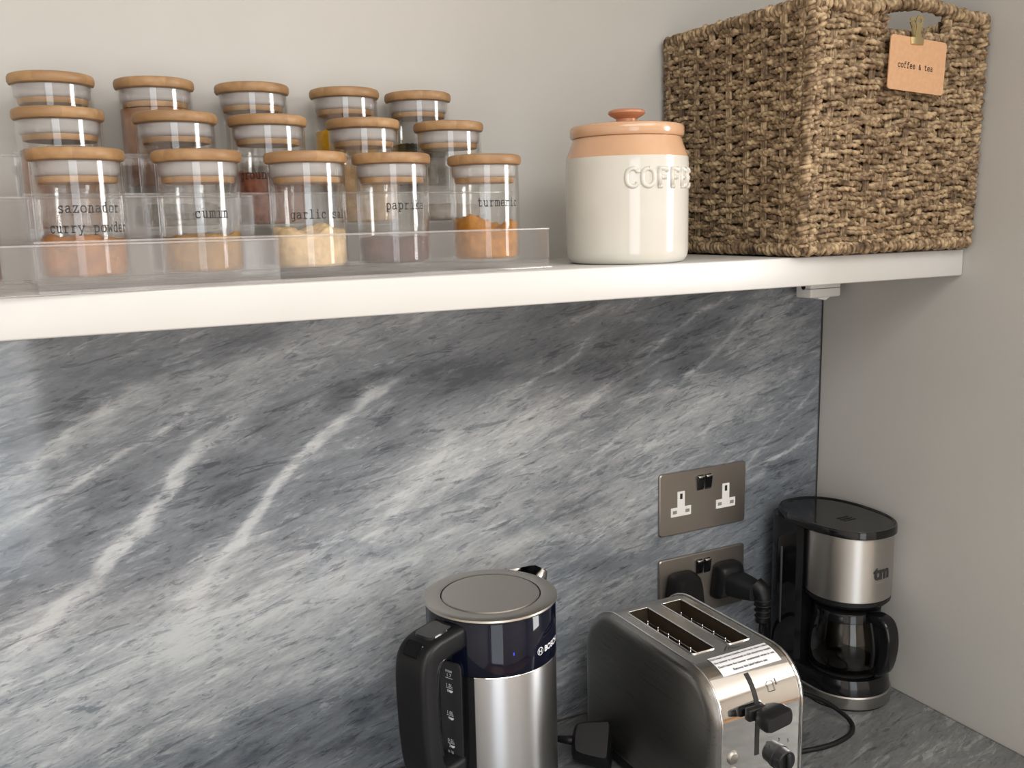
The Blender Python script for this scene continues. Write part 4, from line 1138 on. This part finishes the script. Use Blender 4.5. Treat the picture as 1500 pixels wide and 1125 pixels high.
# handle
def sweep_rect(path, dims, rad):
    loops = []
    n = len(path)
    for i in range(n):
        p = Vector(path[i]); t = (Vector(path[min(i + 1, n - 1)]) - Vector(path[max(i - 1, 0)])).normalized()
        nrm = Vector((-t.y, t.x))          # in the x-z plane
        w, th = dims(i / (n - 1))
        loops.append([(p.x + nrm.x * b, a, p.y + nrm.y * b) for a, b in rounded_rect(w, th, min(rad, th * 0.45), 4)])
    return loops
hp = smooth_path([(0.058, 0.2330, 0), (0.088, 0.2320, 0), (0.102, 0.2310, 0), (0.1120, 0.2260, 0), (0.1160, 0.2120, 0), (0.1165, 0.180, 0), (0.1150, 0.145, 0), (0.1115, 0.115, 0), (0.1040, 0.0985, 0), (0.090, 0.0930, 0), (0.064, 0.0920, 0)], 6)
prism('handle', sweep_rect([(p.x, p.y) for p in hp], lambda t: (0.042 - 0.005 * t, 0.024), 0.0055), MAT['black_satin'], ke, sharp=1.0)
hi = smooth_path([(0.066, 0.2190, 0), (0.088, 0.2180, 0), (0.0985, 0.2100, 0), (0.1025, 0.180, 0), (0.1010, 0.145, 0), (0.098, 0.118, 0)], 6)
prism('grip_liner', sweep_rect([(p.x, p.y) for p in hi], lambda t: (0.030, 0.006), 0.003), MAT['black_gloss'], ke, sharp=1.0)
bt = rounded_rect(0.034, 0.026, 0.006, 4)
prism('lid_button', [[(0.090 + x, y, 0.2430 - 0.06 * x) for x, y in bt], [(0.090 + x * 0.94, y * 0.94, 0.2458 - 0.06 * x) for x, y in bt]], MAT['black_gloss'], ke, sharp=0.6)
bt2 = rounded_rect(0.014, 0.022, 0.003, 4)
prism('power_switch', [[(0.1185 + x * 0.75, y, 0.2350 - 0.8 * x) for x, y in bt2], [(0.1203 + x * 0.70, y * 0.93, 0.2372 - 0.8 * x) for x, y in bt2]], MAT['black_gloss'], ke, sharp=0.6)

# ------------------------------------------------------------------ toaster
tx0, ty0 = -0.381, -0.1875
to = empty('toaster', (tx0, ty0, 0.0))
tag(to, 'two slot brushed steel toaster with chrome front and white warning sticker', 'toaster')
HL = 0.1225; TZ = 0.190; RF, RB = 0.047, 0.060
def tprofile(ins=0.0, nf=12):
    """path from the front foot over the top to the back foot; ins pulls it inwards"""
    P = [(-HL + ins + 0.003, 0.020 + ins), (-HL + ins, 0.030 + ins), (-HL + ins, 0.085), (-HL + ins, TZ - RF - 0.01)]
    cy, cz = -HL + RF, TZ - RF
    for k in range(nf + 1):
        a = PI - (PI / 2) * k / nf; P.append((cy + (RF - ins) * math.cos(a), cz + (RF - ins) * math.sin(a)))
    yb = HL - RB
    for k in (0.12, 0.3, 0.5, 0.7, 0.88):
        y = cy + (yb - cy) * k; P.append((y, TZ - ins))
    cz2 = TZ - RB
    for k in range(nf + 1):
        a = PI / 2 - (PI / 2) * k / nf; P.append((yb + (RB - ins) * math.cos(a), cz2 + (RB - ins) * math.sin(a)))
    P += [(HL - ins, 0.085), (HL - ins, 0.030 + ins), (HL - ins - 0.003, 0.020 + ins)]
    return P
BW = 0.052
SLOTS = ((-0.0385, -0.0090), (0.0095, 0.0390)); SY0, SY1 = -0.0590, 0.0640
base_path = tprofile(0.0)
# insert the slot ends into the path
def insert_y(P, y):
    for i in range(len(P) - 1):
        if abs(P[i][1] - TZ) < 1e-6 and abs(P[i + 1][1] - TZ) < 1e-6 and P[i][0] < y < P[i + 1][0]:
            return P[:i + 1] + [(y, TZ)] + P[i + 1:]
        if P[i][0] < y < P[i + 1][0] and P[i][1] > TZ - 0.004 and P[i + 1][1] > TZ - 0.004:
            t = (y - P[i][0]) / (P[i + 1][0] - P[i][0]); return P[:i + 1] + [(y, P[i][1] + t * (P[i + 1][1] - P[i][1]))] + P[i + 1:]
    return P
base_path = insert_y(insert_y(base_path, SY0), SY1)
xs = [-BW, SLOTS[0][0], SLOTS[0][1], SLOTS[1][0], SLOTS[1][1], BW]
SPLIT = next(i for i, p in enumerate(base_path) if p[1] > TZ - RF + RF * 0.80)
def band(name, i0, i1, mat):
    bm = bmesh.new()
    R_ = [[bm.verts.new((x, p[0], p[1])) for x in xs] for p in base_path[i0:i1 + 1]]
    for r, (A, B) in enumerate(zip(R_[:-1], R_[1:])):
        ym = (base_path[i0 + r][0] + base_path[i0 + r + 1][0]) / 2; zm = (base_path[i0 + r][1] + base_path[i0 + r + 1][1]) / 2
        for c in range(5):
            if c in (1, 3) and SY0 < ym < SY1 and zm > TZ - 0.01: continue
            bm.faces.new((A[c], A[c + 1], B[c + 1], B[c]))
    return bm_obj(name, bm, mat, to, smooth=True, sharp=0.8)
front = band('front_panel', 0, SPLIT, MAT['chrome'])
band('top_plate', SPLIT, len(base_path) - 1, MAT['steel_top'])
MAT['element'] = pmat('toaster_inner_metal', (0.10, 0.075, 0.05), rough=0.4, metal=0.6)
for (a, b) in SLOTS:
    bm = bmesh.new()
    z0, z1 = 0.055, TZ - 0.0005
    vs = [bm.verts.new(p) for p in ((a, SY0, z0), (b, SY0, z0), (b, SY1, z0), (a, SY1, z0), (a, SY0, z1), (b, SY0, z1), (b, SY1, z1), (a, SY1, z1))]
    for f in ((0, 1, 2, 3), (0, 4, 5, 1), (1, 5, 6, 2), (2, 6, 7, 3), (3, 7, 4, 0)): bm.faces.new([vs[i] for i in f])
    sl = bm_obj('bread_slot', bm, MAT['element'], to)
    # bright folded edge round the opening
    rim = [(x, y, TZ + 0.0003) for x, y in rounded_rect(b - a, SY1 - SY0, 0.003, 3, (a + b) / 2, (SY0 + SY1) / 2)]
    V, F = tube_geo(rim, 0.0011, 6, closed=True)
    mesh_obj('slot_rim', V, F, MAT['chrome'], sl, smooth=True)
    for xw in (a + 0.0075, b - 0.0075):
        tube('guard_wire', [(xw, SY0 + 0.002, TZ - 0.012), (xw, 0, TZ - 0.012), (xw, SY1 - 0.002, TZ - 0.012)], 0.0007, MAT['chrome'], sl, n=6)
        for k in range(6):
            yw = SY0 + 0.012 + k * 0.020
            tube('guard_wire', [(xw, yw, TZ - 0.010), (xw, yw, TZ - 0.030), (xw, yw, 0.060)], 0.0006, MAT['chrome'], sl, n=5)
    box('bread_carriage', ((a + b) / 2 - 0.004, SY0 + 0.006, TZ - 0.066), ((a + b) / 2 + 0.004, SY1 - 0.006, TZ - 0.063), MAT['element'], sl)
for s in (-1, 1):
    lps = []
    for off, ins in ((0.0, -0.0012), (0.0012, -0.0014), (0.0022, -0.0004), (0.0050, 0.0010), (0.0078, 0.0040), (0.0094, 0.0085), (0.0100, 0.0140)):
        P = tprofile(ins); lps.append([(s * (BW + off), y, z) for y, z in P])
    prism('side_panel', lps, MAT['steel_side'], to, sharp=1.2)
    P = tprofile(-0.0013)
    tube('edge_trim', [(s * (BW + 0.0006), y, z) for y, z in P], 0.0011, MAT['chrome'], to, n=6)
box('base', (-BW - 0.002, -HL + 0.008, 0.004), (BW + 0.002, HL - 0.008, 0.026), MAT['black_matte'], to, bevel=0.003)
for sx in (-1, 1):
    for sy in (-1, 1):
        box('foot', (sx * 0.042 - 0.007, sy * 0.09 - 0.007, 0.0), (sx * 0.042 + 0.007, sy * 0.09 + 0.007, 0.006), MAT['black_matte'], to, bevel=0.001)
# front: lever slot, lever, knob, buttons
def prof_at(s, lift=0.0):
    """point on the front/top outline at arc length s from the top front of the curve; s > 0 runs back along the top"""
    cy, cz = -HL + RF, TZ - RF
    if s >= 0: return (cy + s, TZ + lift)
    a = PI / 2 - s / RF
    if a <= PI: return (cy + (RF + lift) * math.cos(a), cz + (RF + lift) * math.sin(a))
    return (-HL - lift, cz - (-s - RF * PI / 2))
lx = -0.006
V = []; F = []
ss = np.linspace(-0.030, -0.117, 14)
for i, s in enumerate(ss):
    y, z = prof_at(s, 0.0004)
    V += [(lx - 0.0028, y, z), (lx + 0.0028, y, z)]
    if i: F.append((2 * i - 2, 2 * i - 1, 2 * i + 1, 2 * i))
mesh_obj('lever_slot', V, F, MAT['hole_shade'], front)  # flat strip coloured dark to look recessed
lv = box('lever', (lx - 0.0195, -HL - 0.010, 0.1450), (lx + 0.004, -HL - 0.002, 0.1580), MAT['black_satin'], front, bevel=0.002)
pl = []
for yy, s_ in ((-0.004, 0.55), (-0.010, 0.80), (-0.018, 1.0), (-0.028, 1.0), (-0.0315, 0.86)):
    pl.append([(lx + 0.001 + x * s_, -HL + yy, 0.1500 + z * s_ + (0.003 if x > 0 else 0) * s_) for x, z in rounded_rect(0.036, 0.017, 0.006, 4)])
prism('lever_paddle', pl, MAT['black_satin'], lv, sharp=0.9)
def on_front(prof, x, z):
    V, F = lathe_geo(prof, 36); return [(x + v[0], -HL - v[2], z + v[1]) for v in V], F
V, F = on_front([(0.0128, 0.0), (0.0128, 0.0022), (0.0118, 0.0030), (0.0113, 0.0120), (0.0102, 0.0132)], 0.0235, 0.0895)
kn = mesh_obj('browning_knob', V, F, MAT['black_satin'], front, smooth=False)
box('knob_grip', (0.0235 - 0.0024, -HL - 0.0165, 0.0895 - 0.0092), (0.0235 + 0.0024, -HL - 0.0125, 0.0895 + 0.0092), MAT['black_satin'], kn, bevel=0.001)
for zz in (0.1060, 0.0880, 0.0700):
    V, F = on_front([(0.0072, 0.0), (0.0072, 0.0008), (0.0062, 0.0012), (0.0058, 0.0022), (0.0050, 0.0026)], -0.037, zz)
    mesh_obj('button', V, F, MAT['nickel'], front, smooth=True)
fmap = lambda cx, cz: (lambda u, v: (cx + u, -HL - 0.0005, cz + v))
for k, a in enumerate((130, 90, 50)):
    font_obj('lettering', '135'[k], 0.0052, fmap(0.0235 + 0.0195 * math.cos(math.radians(a)), 0.0880 + 0.0185 * math.sin(math.radians(a))), MAT['ink'], front)
def curved(cx, s0, lift=0.0007): 
    return lambda u, v: (cx + u, *prof_at(s0 + v, lift))
# toast symbol on the upper front
def polyq(pts, w):
    out = []
    for p0, p1 in zip(pts[:-1], pts[1:]):
        a = Vector(p0); b = Vector(p1); d = (b - a).normalized(); n = Vector((-d.y, d.x)) * w / 2
        out.append((a - d * w * .4 - n, b + d * w * .4 - n, b + d * w * .4 + n, a - d * w * .4 + n))
    return out
ic = polyq([(-0.004, -0.004), (0.004, -0.004), (0.004, 0.002), (0.005, 0.004), (0.003, 0.006), (-0.003, 0.006), (-0.005, 0.004), (-0.004, 0.002), (-0.004, -0.004)], 0.0006) + polyq([(0.008, 0.001), (0.008, 0.007)], 0.0009)
quads_obj('toast_symbol', ic, curved(0.016, -0.050), MAT['ink'], front)
# white sticker wrapped over the front edge
V = []; F = []
S0, S1 = 0.0005, -0.0275
for i in range(9):
    y, z = prof_at(S0 + (S1 - S0) * i / 8, 0.0006)
    V += [(-0.033, y, z), (0.044, y, z)]
    if i: F.append((2 * i - 2, 2 * i, 2 * i + 1, 2 * i - 1))
st = mesh_obj('warning_sticker', V, F, MAT['paper'], to)
for i, t_ in enumerate(("The bread carriage handle won't lock down unless", 'the toaster is connected to the electricity supply.', "Don't leave the toaster unattended when in use.", 'Remove this label before use.')):
    font_obj('lettering', t_, 0.0038, curved(0.0055, -0.0052 - 0.0063 * i, 0.0009), MAT['ink'], st, bold=0.00008)
tri = polyq([(-0.013, 0), (0.013, 0), (0, 0.015), (-0.013, 0)], 0.0007)
for k in (-1, 0, 1): tri += polyq([(k * 0.003 - 0.0006, 0.002), (k * 0.003 + 0.0006, 0.004), (k * 0.003 - 0.0006, 0.006), (k * 0.003 + 0.0006, 0.008)], 0.0006)
quads_obj('hot_surface_symbol', tri, lambda u, v: (0.006 + u * 0.8, -HL + RF + 0.0075 + v * 0.55, TZ + 0.0006), MAT['ink'], to)

# ------------------------------------------------------------------ coffee maker
cmE = empty('coffee_maker', (-0.0650, -0.123, 0.0))
tag(cmE, 'small black and steel drip coffee maker in the corner of the worktop', 'coffee maker')
def stadium(rx, yf, yb, n=28, p=2.0, rb=None):
    """rounded outline: semicircle of radius rx at the front (towards -y), softer back"""
    out = []
    for k in range(n + 1):
        a = PI + PI * k / n; out.append((rx * math.cos(a), (rx) * math.sin(a) if yf is None else yf + rx + rx * math.sin(a)))
    rb = rb or rx * 0.75
    for k in range(n + 1):
        a = PI * k / n
        c, s = math.cos(a), math.sin(a)
        out.append((rx * math.copysign(abs(c) ** 0.7, c), yb - rb + rb * abs(s) ** 0.7))
    return out
def oloop(o, z, s=1.0, cy=0.02): return [(x * s, cy + (y - cy) * s, z) for x, y in o]
ob = stadium(0.0570, -0.060, 0.108)
prism('base_band', [oloop(ob, 0.0030), oloop(ob, 0.0055, 1.01), oloop(ob, 0.0185, 1.01), oloop(ob, 0.0200, 0.99)], brushed('base_steel', (0.42, 0.41, 0.39), 0.32, (8, 8, 900)), cmE, sharp=0.6)
prism('foot_ring', [oloop(ob, 0.0, 0.97), oloop(ob, 0.0035, 0.985)], MAT['black_matte'], cmE)
prism('base', [oloop(ob, 0.0195, 0.985), oloop(ob, 0.0330, 0.965), oloop(ob, 0.0400, 0.93)], MAT['black_gloss'], cmE, sharp=0.6)
lathe('hot_plate', [(0.0, 0.040), (0.046, 0.040), (0.047, 0.0415), (0.044, 0.0430), (0.0, 0.0432)], MAT['black_satin'], cmE, n=48, cap0=False, cap1=False)
tk = []
for k in range(25):
    a = PI * k / 24; c, s = math.cos(a), math.sin(a)
    tk.append((0.054 * math.copysign(abs(c) ** 0.6, c), 0.056 + 0.050 * abs(s) ** 0.6))
tk += [(-0.054, 0.040), (-0.048, 0.034), (0.048, 0.034), (0.054, 0.040)]
prism('water_tank', [oloop(tk, 0.030, 1.0), oloop(tk, 0.236, 1.0)], MAT['black_gloss'], cmE, sharp=0.6)
box('level_strip', (-0.0550, 0.066, 0.085), (-0.0535, 0.069, 0.195), pmat('level_window', (0.06, 0.06, 0.06), rough=0.3), cmE, bevel=0.0005)
MAT['steel_cm'] = turned_steel('coffee_maker_steel', (0.51, 0.495, 0.47), 0.42, 0.85)
drum = lathe('filter_housing', [(0.0, 0.1470), (0.0535, 0.1470), (0.0552, 0.1485), (0.0552, 0.2350), (0.0, 0.2355)], MAT['steel_cm'], cmE, n=72, cap0=False, cap1=False)
lathe('filter_basket', [(0.0, 0.1320), (0.030, 0.1322), (0.0500, 0.1370), (0.0545, 0.1420), (0.0545, 0.1470), (0.0, 0.1472)], MAT['black_satin'], cmE, n=64, cap0=False, cap1=False)
ol = []
for k in range(72):
    a = 2 * PI * k / 72; c, s = math.cos(a), math.sin(a)
    ol.append((0.0580 * math.copysign(abs(c) ** 0.86, c), 0.0245 + 0.0840 * math.copysign(abs(s) ** 0.86, s)))
lid = prism('lid', [oloop(ol, 0.2335, 0.97), oloop(ol, 0.2350, 1.0), oloop(ol, 0.2425, 1.0), oloop(ol, 0.2450, 0.985), oloop(ol, 0.2448, 0.955), oloop(ol, 0.2432, 0.935)], MAT['black_gloss'], cmE, sharp=0.5)
for k in (-1, 0, 1):
    box('vent', (-0.012, 0.004 + k * 0.006, 0.2432), (0.008, 0.0065 + k * 0.006, 0.2437), MAT['hole_shade'], lid)
rD = 0.0556
font_obj('lettering', 'tm', 0.0250, lambda u, v: (rD * math.cos(-PI / 2 + (u + 0.001) / rD), rD * math.sin(-PI / 2 + (u + 0.001) / rD), 0.1795 + v), MAT['ink'], drum, bold=0.0010)
MAT['grey_ink'] = pmat('grey_print', (0.25, 0.24, 0.22), rough=0.5)
font_obj('lettering', 'electron', 0.0050, lambda u, v: (rD * math.cos(-PI / 2 + (u + 0.001) / rD), rD * math.sin(-PI / 2 + (u + 0.001) / rD), 0.1735 + v), MAT['grey_ink'], drum)

ca = empty('coffee_carafe', (-0.0650, -0.123, 0.0436))
tag(ca, 'empty glass coffee carafe with black handle on the coffee maker plate', 'carafe')
MAT['smoked'] = thin_glass('smoked_carafe_glass', tint=(0.62, 0.58, 0.53))
cg = [(0.0, 0.0), (0.040, 0.0), (0.0455, 0.003), (0.0490, 0.012), (0.0505, 0.026), (0.0490, 0.045), (0.0455, 0.062), (0.0420, 0.075), (0.0408, 0.082)]
lathe('glass', cg + [(r - 0.0018, z) for r, z in cg[::-1][:-1]] + [(0.0, 0.002)], MAT['smoked'], ca, n=64, cap0=False, cap1=False)
lathe('collar', [(0.0415, 0.0700), (0.0438, 0.0705), (0.0430, 0.0820), (0.0415, 0.0838)], MAT['black_gloss'], ca, n=64, cap0=False, cap1=False)
lathe('lid', [(0.0, 0.0820), (0.0420, 0.0822), (0.0435, 0.0838), (0.0400, 0.0860), (0.0, 0.0870)], MAT['black_satin'], ca, n=48, cap0=False, cap1=False)
chp = smooth_path([(0.040, 0.079, 0), (0.055, 0.081, 0), (0.067, 0.076, 0), (0.0715, 0.058, 0), (0.0700, 0.036, 0), (0.065, 0.018, 0), (0.056, 0.008, 0)], 6)
lps = sweep_rect([(p.x, p.y) for p in chp], lambda t: (0.021, 0.012 + 0.005 * math.sin(PI * t)), 0.004)
prism('handle', [[(y, -x, z) for x, y, z in lp] for lp in lps], MAT['black_gloss'], ca, sharp=1.0)
hb = smooth_path([(0.0445, 0.080, 0), (0.0500, 0.060, 0), (0.0535, 0.036, 0), (0.0525, 0.014, 0), (0.061, 0.006, 0)], 5)
lps = sweep_rect([(p.x, p.y) for p in hb], lambda t: (0.019, 0.007), 0.003)
prism('handle_strap', [[(y, -x, z) for x, y, z in lp] for lp in lps], MAT['black_satin'], ca, sharp=1.0)
